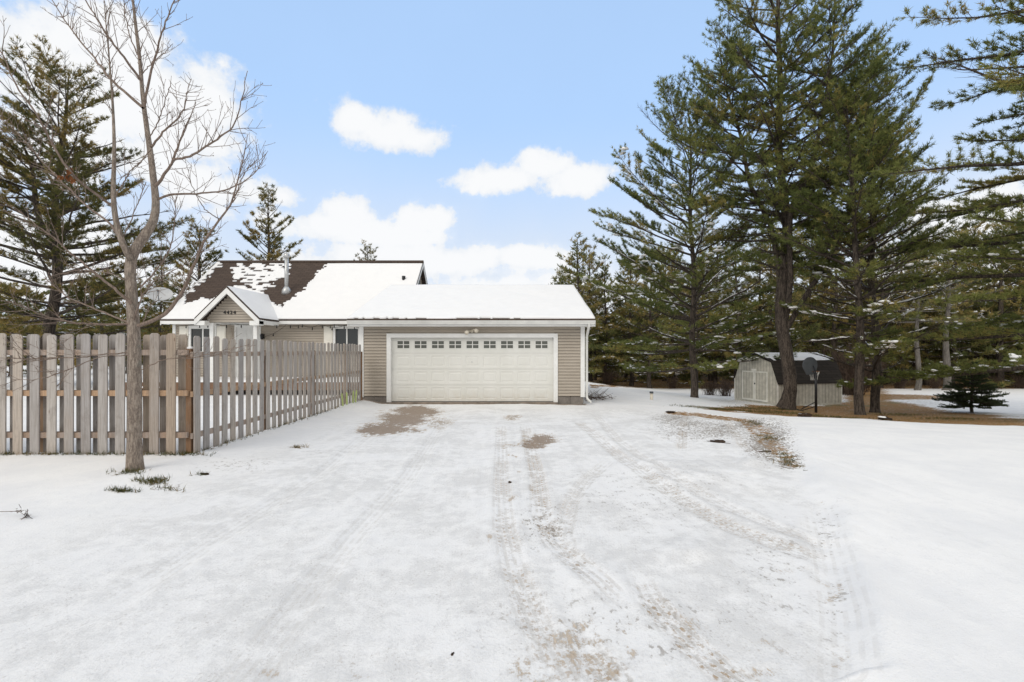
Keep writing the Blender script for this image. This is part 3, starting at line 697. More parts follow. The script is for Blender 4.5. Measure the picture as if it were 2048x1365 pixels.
def house():
    HYW = 20.0; xl, xr = -14.0, -4.55; zf = .55; ye, ze, yr, zr = 19.62, 2.93, 23.5, 6.0; x0, x1 = -14.28, -4.30
    root = empty('house', (0, 0, 0), 0, 'tan sided house with patchy snow on brown roof and small gabled porch', 'house')
    T = lambda u, o, z: (u, HYW - o, z)
    dX0, dX1 = -11.38, -10.46
    wins = [(-13.27, -12.3, 1.62, 2.56), (-7.3, -6.36, 1.62, 2.56)]
    w = MB()
    lap(w, T, xl + .1, xr, .2, 2.82, holes=[(a - .09, b + .09, c - .09, d + .13) for a, b, c, d in wins] + [(dX0 - .08, dX1 + .08, .2, 2.72)])
    w.box(xl + .01, xr, HYW + .034, HYW + .15, .1, 2.9)
    TL = lambda u, o, z: (xl - o, HYW + u, z); TR = lambda u, o, z: (xr + o, HYW + u, z); dep = 7.0; sl = .797
    cl = lambda z: (0 if z < 2.8 else (z - 2.8) / sl - .2, dep if z < 2.8 else dep - (z - 2.8) / sl + .2)
    lap(w, TL, .1, dep, .2, 5.75, clip=cl); lap(w, TR, .1, dep, .2, 5.75, clip=cl)
    for x in (xl + .032, xr - .062): w.prism([(x, HYW + .16, .1), (x, HYW + dep, .1), (x, HYW + dep, 2.85), (x, yr, 5.8), (x, HYW + .16, 3.0)], (.03, 0, 0))
    w.box(xl, xr, HYW + dep, HYW + dep + .1, .1, 2.8)
    w.build('wall', M['siding'], root)
    t = MB(); t.box(xl - .02, xl + .1, HYW - .035, HYW + .1, .2, 2.8); t.build('corner_board', M['white'], root)
    v = MB(); v.box(xr + .005, xr + .03, 23.2, 23.8, 4.7, 5.2); v.build('gable_vent', M['dark_grey'], root)
    fd = MB(); fd.box(xl, xr, HYW + .02, HYW + .25, -.3, .19); fd.build('foundation', M['concrete'], root)
    for a, b, c, d in wins: window(root, a, b, c, d, HYW)
    for a, b in ((-13.74, -13.38), (-12.19, -11.83), (-7.77, -7.41)):
        s = MB(); s.box(a, b, HYW - .034, HYW - .012, 1.5, 2.66)
        for z0, z1 in ((1.58, 2.03), (2.1, 2.58)):
            s.box(a + .05, b - .05, HYW - .042, HYW - .034, z0, z1)
        s.build('shutter', M['cream'], root)
    d = MB(); d.box(dX0 - .08, dX0, HYW - .04, HYW + .03, zf, 2.62); d.box(dX1, dX1 + .08, HYW - .04, HYW + .03, zf, 2.62); d.box(dX0 - .08, dX1 + .08, HYW - .042, HYW + .03, 2.62, 2.71)
    d.box(dX0, dX1, HYW - .015, HYW + .03, zf, 2.62)
    for z0, z1 in ((.7, 1.45), (1.55, 2.5)):
        for xa, xb in ((dX0 + .1, dX0 + .42), (dX0 + .5, dX1 - .1)): d.box(xa, xb, HYW - .024, HYW - .015, z0, z1)
    dd = d.build('door', M['white'], root)
    k = MB(); k.tube([(dX1 - .07, HYW - .08, 1.5), (dX1 - .07, HYW - .01, 1.5)], .028, 10); k.build('door_knob', M['metal'], dd, True)
    lp = MB(); lp.box(-10.33, -10.23, HYW - .05, HYW - .01, 2.15, 2.33); lp.tube([(-10.28, HYW - .13, 2.12), (-10.28, HYW - .13, 2.30), (-10.28, HYW - .13, 2.36)], [.05, .075, .03], 10); lp.build('porch_lamp', M['black'], root)
    # main roof
    ro = MB(); roof_slab(ro, x0, x1, ye, ze, yr, zr, .06); roof_slab(ro, x0, x1, 2 * yr - ye, ze, yr + .001, zr, .06)
    ro.prism([(x0, yr - .12, zr - .06), (x0, yr, zr + .045), (x0, yr + .12, zr - .06)], (x1 - x0, 0, 0))
    roof = ro.build('roof', M['shingle'], root)
    def keep(X, Y, Z):
        px = CX + F * X / Y; py = HY - F * (Z - CZ) / Y
        row = np.floor((Y - ye) / .109); r1 = vnoise(row * 7.3, X * 1.7, 5) - .5; r2 = vnoise(X * 6 + row * 3.1, row * 1.3, 7) - .5
        qx = px + 13 * r1 + 10 * r2; qy = py + 7 * (vnoise(X * 3, row * .5, 9) - .5)
        bare = inpoly(qx, qy, BARE)
        inn = inpoly(qx, qy, SNOWIN) & (vnoise(X * 4.5 + row * 1.9, row * 1.1, 15) + .25 * vnoise(X * 1.1, Y * 1.5, 3) > .40 + .006 * np.maximum(0, py - 548))
        return (~bare | inn) & ((Z < zr - .16) | ((px < 440) & (Z < zr - .04)))
    snow_sheet('snow', x0 + .01, x1 - .01, ye + .01, ze, yr, zr, roof, keep, .032, nx=240, cs=.0695, seed=14, courses=.022)
    snow_sheet('snow', x0 + .01, x1 - .01, 2 * yr - ye, ze, yr + .1, zr - .08, roof, None, .04, nx=30, cs=.4, seed=15)
    # bare left edge still shows a fringe of snow
    vt = MB(); vx, vy = -9.93, 21.3; vz = ze + (vy - ye) * .797
    vt.tube([(vx, vy, vz - .1), (vx, vy, vz + 1.58)], .085, 14); vt.tube([(vx, vy, vz + 1.46), (vx, vy, vz + 1.5), (vx, vy, vz + 1.66)], [.09, .125, .12], 14)
    vt.tube([(vx, vy, vz - .16), (vx, vy, vz + .05), (vx, vy, vz + .2)], [.22, .19, .09], 14); vt.build('flue_pipe', M['metal'], roof, True)
    rv = MB(); rv.tube([(-4.95, 22.1, ze + 2.48 * .797 - .05), (-4.95, 22.1, ze + 2.48 * .797 + .16)], .08, 10); rv.build('plumbing_vent', M['black'], roof, True)
    fa = MB()
    for x in (x0 + .002, x1 - .03):
        for sg in (1, -1):
            y0 = ye if sg > 0 else 2 * yr - ye
            fa.prism([(x, y0, ze - .24), (x, yr, zr - .26), (x, yr, zr - .062), (x, y0, ze - .062)], (.028, 0, 0))
    fa.box(x0 + .03, x1 - .03, ye + .01, ye + .035, ze - .19, ze - .064); fa.box(x0 + .03, x1 - .03, ye + .035, HYW + .02, ze - .195, ze - .175)
    fa.build('fascia', M['white'], root)
    # porch gable
    pc = -10.67; hw = 1.21; py0 = 18.08; pz, pe = 4.06, 2.87; yb = 21.35
    for sg in (-1, 1):
        r = MB(); a = pc + sg * hw
        r.prism([(a, py0, pe - .05), (pc, py0, pz - .05), (pc, py0, pz), (a, py0, pe)], (0, yb - py0, 0))
        rr = r.build('porch_roof', M['shingle'], root)
        n = np.array([sg * (pz - pe), 0, hw]) / math.hypot(pz - pe, hw)
        s = MB(); ny, nx = 20, 10; rng = np.random.default_rng(2 + sg); g = {}
        for i in range(ny + 1):
            for j in range(nx + 1):
                t = j / nx; y = py0 + .015 + (yb - py0) * i / ny
                p = np.array([a + (pc - a) * t, y, pe + (pz - pe) * t]); e = .006 + (.03 + .012 * rng.random() if 0 < i and 0 < j else .012); g[i, j] = p + n * e
        for i in range(ny):
            for j in range(nx):
                q = [g[i, j], g[i, j + 1], g[i + 1, j + 1], g[i + 1, j]]; s.face(q if sg < 0 else q[::-1])
        s.build('snow', M['snow'], rr, True)
    f = MB()
    for sg in (-1, 1):
        a = pc + sg * hw
        f.prism([(a, py0 - .012, pe - .26), (a, py0 - .012, pe - .052), (pc, py0 - .012, pz - .052), (pc, py0 - .012, pz - .27)][::sg], (0, .03, 0))
        f.prism([(a, py0 + .02, pe - .055), (pc, py0 + .02, pz - .055), (pc, py0 + .02, pz - .07), (a, py0 + .02, pe - .07)], (0, .34, 0))
        f.box(min(a, pc + sg * .84), max(a, pc + sg * .84), py0 + .02, 18.42, pe - .26, pe - .10)
        f.box(min(a, a - sg * .03), max(a, a - sg * .03), py0 + .02, 19.6, pe - .22, pe - .07)
    f.build('porch_fascia', M['white'], root)
    g = MB(); TG = lambda u, o, z: (u, 18.40 - o, z)
    gc = lambda z: (pc - (4.0 - .13 - z) / 1.0 * .98, pc + (4.0 - .13 - z) * .98)
    lap(g, TG, pc - .84, pc + .84, 2.72, 3.78, clip=gc); g.prism([(pc - .95, 18.434, 2.72), (pc + .95, 18.434, 2.72), (pc + .95, 18.434, 2.9), (pc, 18.434, 3.85), (pc - .95, 18.434, 2.9)], (0, .05, 0))
    g.build('porch_gable', M['siding'], root)
    for px in (-11.47, -9.80):
        q = MB(); q.box(px - .07, px + .07, 18.44, 18.58, zf, 2.71); q.box(px - .09, px + .09, 18.42, 18.60, 2.6, 2.715); q.box(px - .09, px + .09, 18.42, 18.60, zf, .72); q.build('porch_post', M['white'], root)
    bm = MB(); bm.box(pc - .9, pc + .9, 18.43, 18.6, 2.712, 2.85)
    for px in (-11.47, -9.80): bm.box(px - .07, px + .07, 18.6, 19.98, 2.712, 2.85)
    bm.build('porch_beam', M['white'], root)
    cu = bpy.data.curves.new('digits', 'FONT'); cu.body = '4424'; cu.size = .20; cu.extrude = .012; cu.space_character = 1.25; cu.align_x = 'CENTER'
    to = bpy.data.objects.new('digits', cu); COL.objects.link(to); bpy.context.view_layer.update()
    me = bpy.data.meshes.new_from_object(to.evaluated_get(bpy.context.evaluated_depsgraph_get())); bpy.data.objects.remove(to)
    me.materials.clear(); me.materials.append(M['black']); no = link('house_number', me, root); no.location = (-10.73, 18.37, 3.04); no.rotation_euler = (R(90), 0, 0)
    # deck
    dk = empty('deck', (0, 0, 0), 0, 'low brown wooden deck with snow on top along the house front', 'deck')
    b = MB(); z1 = .52
    for i in range(15): b.box(-13.9, -5.3, 17.32 + i * .178, 17.32 + i * .178 + .165, z1 - .035, z1)
    b.build('floor_boards', M['deck'], dk)
    b = MB(); b.box(-13.92, -5.28, 17.27, 17.315, .24, z1); b.box(-13.965, -13.925, 17.27, 19.97, .24, z1); b.build('rim_board', M['deck'], dk)
    for x in np.linspace(-13.8, -5.4, 6):
        p = MB(); p.box(x - .05, x + .05, 17.33, 17.43, -.1, z1 - .04); p.build('post', M['post'], dk)
    rng = np.random.default_rng(5); s = MB(); nx, ny = 80, 22; g = {}
    for i in range(nx + 1):
        for j in range(ny + 1):
            e = 0 < i < nx and 0 < j < ny; g[i, j] = (-13.9 + 8.58 * i / nx, 17.30 + 2.64 * j / ny, z1 + (.05 + .02 * rng.random() if e else .004))
    for i in range(nx):
        for j in range(ny): s.face([g[i, j], g[i + 1, j], g[i + 1, j + 1], g[i, j + 1]])
    s.build('snow', M['snow'], dk, True)
    for k, (z, y) in enumerate(((.34, 16.98), (.17, 16.66))):
        q = MB(); q.box(-13.6, -12.2, y, y + .3, z - .04, z); q.box(-13.6, -12.2, y + .26, y + .29, z - .17, z - .041); st = q.build('step', M['deck'], dk)
        q = MB(); q.blob((-12.9, y + .15, z), (.66, .13, .05), 16, 6, rng, .12); q.build('snow', M['snow'], st, True)
house()

def string_lights():
    r = empty('string_lights', (-9.6, 19.7, 2.7), 0, 'black string of hanging bulbs looped under the house eave', 'string lights')
    rng = np.random.default_rng(8); L = lambda p: (p[0] + 9.6, p[1] - 19.7, p[2] - 2.7)
    w = MB(); bulbs = []
    at = [(-13.95, 19.72, 2.73), (-12.9, 19.72, 2.73), (-11.6, 18.7, 2.70), (-10.7, 18.68, 2.69), (-9.75, 18.7, 2.70), (-9.2, 19.72, 2.72), (-8.55, 19.72, 2.72), (-7.9, 19.72, 2.72), (-7.25, 19.72, 2.72), (-6.6, 19.72, 2.72), (-5.9, 19.72, 2.72), (-5.25, 19.72, 2.72)]
    for i, (a, b) in enumerate(zip(at[:-1], at[1:])):
        a = np.array(a); b = np.array(b); sag = .05 if i < 6 else rng.choice([.06, .2, .12]); t = np.linspace(0, 1, 9)
        p = a + (b - a) * t[:, None]; p[:, 2] -= sag * 4 * t * (1 - t); w.tube([L(q) for q in p], .007, 4)
        bulbs += [p[2], p[6]] if i % 2 else [p[0], p[5]]
    a = np.array((-9.2, 19.72, 2.72)); b = np.array((-10.15, 19.9, 2.25)); t = np.linspace(0, 1, 9); p = a + (b - a) * t[:, None]; p[:, 2] -= .3 * t * (1 - t); w.tube([L(q) for q in p], .007, 4); bulbs.append(p[5])
    a = np.array((-7.9, 19.73, 2.72)); b = np.array((-5.3, 19.73, 2.72)); t = np.linspace(0, 1, 15); p = a + (b - a) * t[:, None]; p[:, 2] -= .13 * np.sin(t * math.pi * 2) ** 2; w.tube([L(q) for q in p], .007, 4); bulbs += [p[3], p[10]]
    w.build('wire', M['black'], r)
    for p in bulbs:
        p = np.array(L(p)); b = MB(); b.tube([p, p - (0, 0, .06)], .017, 8); b.blob(p - (0, 0, .085), (.026, .026, .034), 8, 5); b.build('bulb', M['black'], r, True)
string_lights()

def satellite_dish():
    c = P(321, 592, 20.3); r = empty('satellite_dish', c, 0, 'grey satellite dish mounted at the left edge of the house roof', 'satellite dish')
    n = np.array([.35, -.75, .55]); n /= np.linalg.norm(n); a = np.cross(n, (0, 0, 1)); a /= np.linalg.norm(a); b = np.cross(a, n)
    m = MB(); K, N = 6, 24; ring = lambda k, o: [n * (.13 * (k / K) ** 2 + o) + (a * math.cos(t) * .46 + b * math.sin(t) * .36) * (k / K) for t in np.linspace(0, 2 * math.pi, N, endpoint=False)]
    for o, fl in ((0, 0), (-.02, 1)):
        for k in range(K):
            p, q = ring(k, o), ring(k + 1, o)
            for i in range(N):
                j = (i + 1) % N; f = [p[i], p[j], q[j], q[i]]; m.face(f if not fl else f[::-1])
    m.build('dish', M['dish'], r, True)
    f = MB(); tip = n * .52 + b * -.12; f.tube([b * -.36 + n * .1, tip], .016, 6); f.tube([tip, tip - n * .09], .035, 8); f.build('feed_arm', M['dark_grey'], r)
    q = MB(); q.tube([n * -.02, n * -.12, n * -.16 + np.array([.05, .05, -.12]), np.array([.62, .5, -.25])], .025, 8); q.build('mast', M['metal'], r)
satellite_dish()

# ------------------------------------------------------------------ fences
def picket(w=.14, h=1.86, t=.02, axis='x', seed=0):
    rng = random.Random(seed); h = h + rng.uniform(-.015, .015); c = .03; b = MB(); z0 = -.05
    pts = [(-w/2, z0), (w/2, z0), (w/2, h - c), (w/2 - c, h), (-w/2 + c, h), (-w/2, h - c)]
    lean = rng.uniform(-.006, .006)
    if axis == 'x': b.prism([(u + lean * z, -t/2, z) for u, z in pts], (0, t, 0))
    else: b.prism([(t/2, u + lean * z, z) for u, z in pts], (-t, 0, 0))
    return b

def fences():
    FY = 7.50
    r = empty('fence', (-5.05, FY, 0), 0, 'weathered picket fence run facing the camera behind the bare tree', 'fence')
    k = 0; x = -5.27
    while x > -11.6:
        for (xx, yy) in ((x, FY - .035), (x - .195, FY + .105)):
            z = float(ground_h(xx, yy)); near = xx > -5.75
            o = picket(seed=k).build('picket', M['fence_tan' if near else 'fence'], r); o.location = (xx + 5.05 + random.Random(k).uniform(-.006, .006), yy - FY, z); k += 1
        x -= .262
    o = picket(seed=99).build('picket', M['fence_tan'], r); o.location = (-5.17 + 5.05, .105, .05)
    for z in (.30, .95, 1.58):
        b = MB(); b.box(-6.6, .02, -.022, .02, z, z + .085); b.box(-6.6, .02, .02, .09, z + .02, z + .085); b.build('rail', M['rail'], r)
    for xx in (-2.35, -4.8):
        b = MB(); b.box(xx - .045, xx + .045, .12, .21, -.1, 1.66); b.build('post', M['rail'], r)
    b = MB(); b.box(-.03, .05, .03, .12, -.1, 1.68); b.build('post', M['post'], r)
    b = MB(); b.blob((.01, .075, 1.69), (.05, .05, .03), 8, 5); b.build('snow_cap', M['snow'], r, True)
    # run along the drive
    X0 = -5.0
    s = empty('fence', (X0, FY, 0), 0, 'weathered picket fence run leading back along the drive to the garage', 'fence')
    y = FY + .10; k = 0
    while y < 15.82:
        z = .02 + .03 * (1 - (y - 7.5) / 8.5)
        o = picket(w=.142, axis='y', seed=300 + k, h=1.83).build('picket', M['fence'], s); o.location = (.045, y - FY + random.Random(k).uniform(-.01, .01), z); k += 1
        y += .247
    for z in (.28, .93, 1.55):
        b = MB(); b.box(-.008, .034, .02, 8.4, z, z + .085); b.build('rail', M['rail'], s)
    for yy in (2.27, 4.7, 7.1):
        b = MB(); b.box(-.075, .015, yy - .045, yy + .045, -.1, 1.66); b.build('post', M['post'], s)
    b = MB(); b.box(-.02, .07, 8.36, 8.45, -.1, 1.62); b.build('post', M['post'], s)
fences()

# ------------------------------------------------------------------ shed
def shed():
    C = np.array([13.2, 24.0]); al = R(75); u = np.array([-math.cos(al), math.sin(al)]); v = np.array([math.sin(al), math.cos(al)])   # u along door end, v along the side
    gz = -1.02; w, l = 3.05, 4.0
    r = empty('shed', (C[0], C[1], gz), 0, 'small barn roofed storage shed behind the thick pine trunk', 'shed')
    Q = lambda a, b, z: (u[0] * a + v[0] * b, u[1] * a + v[1] * b, z)      # a: along the door end from the near corner, b: along the side
    prof = [(0, 1.16), (.42, 2.10), (w / 2, 2.42), (w - .42, 2.10), (w, 1.16)]
    wl = MB()
    wl.prism([Q(0, 0, -.25), Q(w, 0, -.25)] + [Q(a, 0, z - .03) for a, z in prof[::-1]], np.array(Q(0, .04, 0)))
    wl.prism([Q(0, l - .04, -.25), Q(w, l - .04, -.25)] + [Q(a, l - .04, z - .03) for a, z in prof[::-1]], np.array(Q(0, .04, 0)))
    for a0, a1 in ((0, .04), (w - .04, w)): wl.prism([Q(a0, .041, -.25), Q(a1, .041, -.25), Q(a1, .041, 1.15), Q(a0, .041, 1.15)], np.array(Q(0, l - .083, 0)))
    wl.build('wall', M['shed_wall'], r)
    g = MB(); rng = random.Random(4)
    b = .22
    while b < l: g.prism([Q(-.004, b, .0), Q(-.004, b + .014, .0), Q(-.004, b + .014, 1.14), Q(-.004, b, 1.14)], np.array(Q(.003, 0, 0))); b += .21
    a = .12
    while a < w - .05:
        zt = np.interp(a, [p[0] for p in prof], [p[1] for p in prof]) - .04
        g.prism([Q(a, -.004, .05), Q(a + .012, -.004, .05), Q(a + .012, -.004, zt), Q(a, -.004, zt)], np.array(Q(0, .003, 0))); a += .2
    g.build('panel_groove', M['groove'], r)
    t = MB()
    for a0 in (-.012, w - .05): t.prism([Q(a0, -.02, 0), Q(a0 + .062, -.02, 0), Q(a0 + .062, -.02, 1.14), Q(a0, -.02, 1.14)], np.array(Q(0, .018, 0)))
    for b0 in (-.02, l - .05): t.prism([Q(-.02, b0, 0), Q(-.02, b0 + .07, 0), Q(-.02, b0 + .07, 1.14), Q(-.02, b0, 1.14)], np.array(Q(.018, 0, 0)))
    t.build('corner_trim', M['shed_trim'], r)
    # double door
    d0, d1, dz = .62, 2.43, 1.60
    for a0, a1 in ((d0, (d0 + d1) / 2 - .01), ((d0 + d1) / 2 + .01, d1)):
        d = MB(); d.prism([Q(a0, -.03, .05), Q(a1, -.03, .05), Q(a1, -.03, dz), Q(a0, -.03, dz)], np.array(Q(0, .024, 0)))
        for (q0, q1, z0, z1) in ((a0, a0 + .07, .05, dz), (a1 - .07, a1, .05, dz), (a0 + .07, a1 - .07, dz - .07, dz), (a0 + .07, a1 - .07, .05, .13)):
            d.prism([Q(q0, -.048, z0), Q(q1, -.048, z0), Q(q1, -.048, z1), Q(q0, -.048, z1)], np.array(Q(0, .017, 0)), 1)
        a = a0 + .17
        while a < a1 - .1: d.prism([Q(a, -.033, .14), Q(a + .012, -.033, .14), Q(a + .012, -.033, dz - .08), Q(a, -.033, dz - .08)], np.array(Q(0, .0025, 0)), 2); a += .2
        o = d.build('door', [M['shed_wall'], M['shed_trim'], M['groove']], r)
    h = MB(); c = Q((d0 + d1) / 2 - .04, -.06, .95); h.blob(c, (.035, .035, .045), 8, 5); h.build('door_knob', M['black'], o, True)
    hd = MB(); hd.prism([Q(1.38, -.06, 1.61), Q(1.72, -.06, 1.61), Q(1.72, -.06, 1.72), Q(1.38, -.06, 1.72)], np.array(Q(0, .05, 0))); hd.build('header_block', M['shed_trim'], r)
    rf = MB(); o1 = -.08
    ex = [(-.07, 1.0), (.42 - .03, 2.12), (w / 2, 2.46), (w - .42 + .03, 2.12), (w + .07, 1.0)]
    for (p, q) in zip(ex[:-1], ex[1:]):
        rf.prism([Q(p[0], o1, p[1]), Q(q[0], o1, q[1]), Q(q[0], o1, q[1] + .05), Q(p[0], o1, p[1] + .05)], np.array(Q(0, l + .16, 0)))
    roof = rf.build('roof', M['shed_roof'], r)
    s = MB(); rng = np.random.default_rng(6)
    for (p, q) in ((ex[1], ex[2]), (ex[3], ex[2])):
        n = 24; g = {}
        for i in range(n + 1):
            for j in range(6):
                tt = j / 5; e = .055 + (.05 if 0 < j else 0.0) + .02 * rng.random(); g[i, j] = Q(p[0] + (q[0] - p[0]) * tt, o1 + .02 + (l + .12) * i / n, p[1] + (q[1] - p[1]) * tt + e)
        for i in range(n):
            for j in range(5):
                if j == 0 and rng.random() < .25: continue
                f = [g[i, j], g[i + 1, j], g[i + 1, j + 1], g[i, j + 1]]; s.face(f if p[0] < q[0] else f[::-1])
    s.build('snow', M['snow'], roof, True)
shed()

def hoop():
    b = hit(1632, 813); Y = 21.0; x = (1632 - CX) / F * Y; z = float(ground_h(x, Y)); H = 2.32
    r = empty('basketball_hoop', (x, Y, z), 0, 'black portable basketball hoop with grey fan backboard seen from behind', 'basketball hoop')
    p = MB(); p.tube([(0, 0, -.1), (0, 0, 1.0), (-.02, 0, H - .62)], .055, 12); p.build('pole', M['black'], r, True)
    a = MB(); a.tube([(-.02, 0, H - .62), (.03, .12, H - .5), (.1, .33, H - .35)], .03, 8); a.tube([(-.02, 0, H - .75), (.1, .33, H - .6)], .022, 8); a.build('bracket', M['black'], r)
    bd = MB(); dirx = np.array([math.cos(R(18)), math.sin(R(18)), 0]); cz = H - .30; pts = []
    for t in np.linspace(-25, 205, 22): pts.append(np.array([-.02, .36, cz]) + dirx * .42 * math.cos(R(t)) + np.array([0, 0, .36 * math.sin(R(t))]))
    pts += [np.array([-.02, .36, cz - .42]) - dirx * .2, np.array([-.02, .36, cz - .42]) + dirx * .2]
    bd.prism(pts, (-.012, .035, 0)); bd.build('backboard', M['dark_grey'], r)
    rc = np.array([.30, .62, cz - .28]); N = 20; rim = MB(); rim.tube([rc + .225 * np.array([math.cos(t), math.sin(t), 0]) for t in np.linspace(0, 2 * math.pi, N + 1)], .011, 6); rim.tube([rc + (-.2, -.1, 0), (.08, .36, cz - .28)], .015, 6)
    rim.build('rim', M['leaf'], r)
    n = MB()
    for k in range(12):
        t = 2 * math.pi * k / 12
        for s in (1, -1): n.tube([rc + np.array([.22 * math.cos(t), .22 * math.sin(t), 0]), rc + np.array([.15 * math.cos(t + s * .3), .15 * math.sin(t + s * .3), -.22]), rc + np.array([.12 * math.cos(t), .12 * math.sin(t), -.4])], .006, 4)
    n.build('net', M['white_dirty'], r)
    f = MB(); f.tube([(-.03, .02, .42), (-.6, .1, .1)], .02, 6); f.tube([(-.03, .05, .22), (-.35, .3, .05)], .02, 6); f.tube([(-.62, -.1, .06), (-.62, .35, .06)], .025, 6); f.tube([(-.62, -.1, .06), (-.62, -.1, .26), (-.4, -.02, .26)], .014, 6); f.build('base_frame', M['black'], r)
hoop()

# ------------------------------------------------------------------ conifers
UP = np.array([0, 0, 1.0])
def nrm(a): return a / (np.linalg.norm(a, axis=-1, keepdims=True) + 1e-9)

def tubes3(P0, P1, P2, r, rng):
    """many thin three-sided twigs at once"""
    n = len(P0); t = nrm(P2 - P0); a = nrm(np.cross(t, rng.normal(size=(n, 3)))); b = np.cross(t, a); V = []
    for p, k in ((P0, 1.0), (P1, .75), (P2, .35)):
        for j in range(3):
            an = 2 * math.pi * j / 3; V.append(p + (r * k)[:, None] * (math.cos(an) * a + math.sin(an) * b))
    V = np.stack(V, 1).reshape(-1, 3); base = np.arange(n)[:, None] * 9; Fq = []
    for i in range(2):
        for j in range(3):
            j2 = (j + 1) % 3; Fq.append(base + np.array([i*3+j, i*3+j2, (i+1)*3+j2, (i+1)*3+j]))
    return V, np.concatenate(Fq)

def blades(pos, d, tint, nb, ln, wd, rng, spread=.75):
    n = len(pos); p = np.repeat(pos, nb, 0); dd = np.repeat(d, nb, 0); q = rng.normal(size=p.shape)
    v = nrm(dd + spread * q); s = nrm(np.cross(v, rng.normal(size=p.shape)))
    L = ln * rng.uniform(.65, 1.2, (len(p), 1)); W = wd * rng.uniform(.7, 1.2, (len(p), 1))
    p = p + rng.normal(size=p.shape) * ln * .12
    V = np.stack([p - s * W * .5, p + s * W * .5, p + v * L], 1).reshape(-1, 3)
    return V, np.arange(len(V), dtype=np.int32).reshape(-1, 3), np.repeat(np.repeat(tint, nb) + rng.uniform(-.12, .12, len(p)), 3)

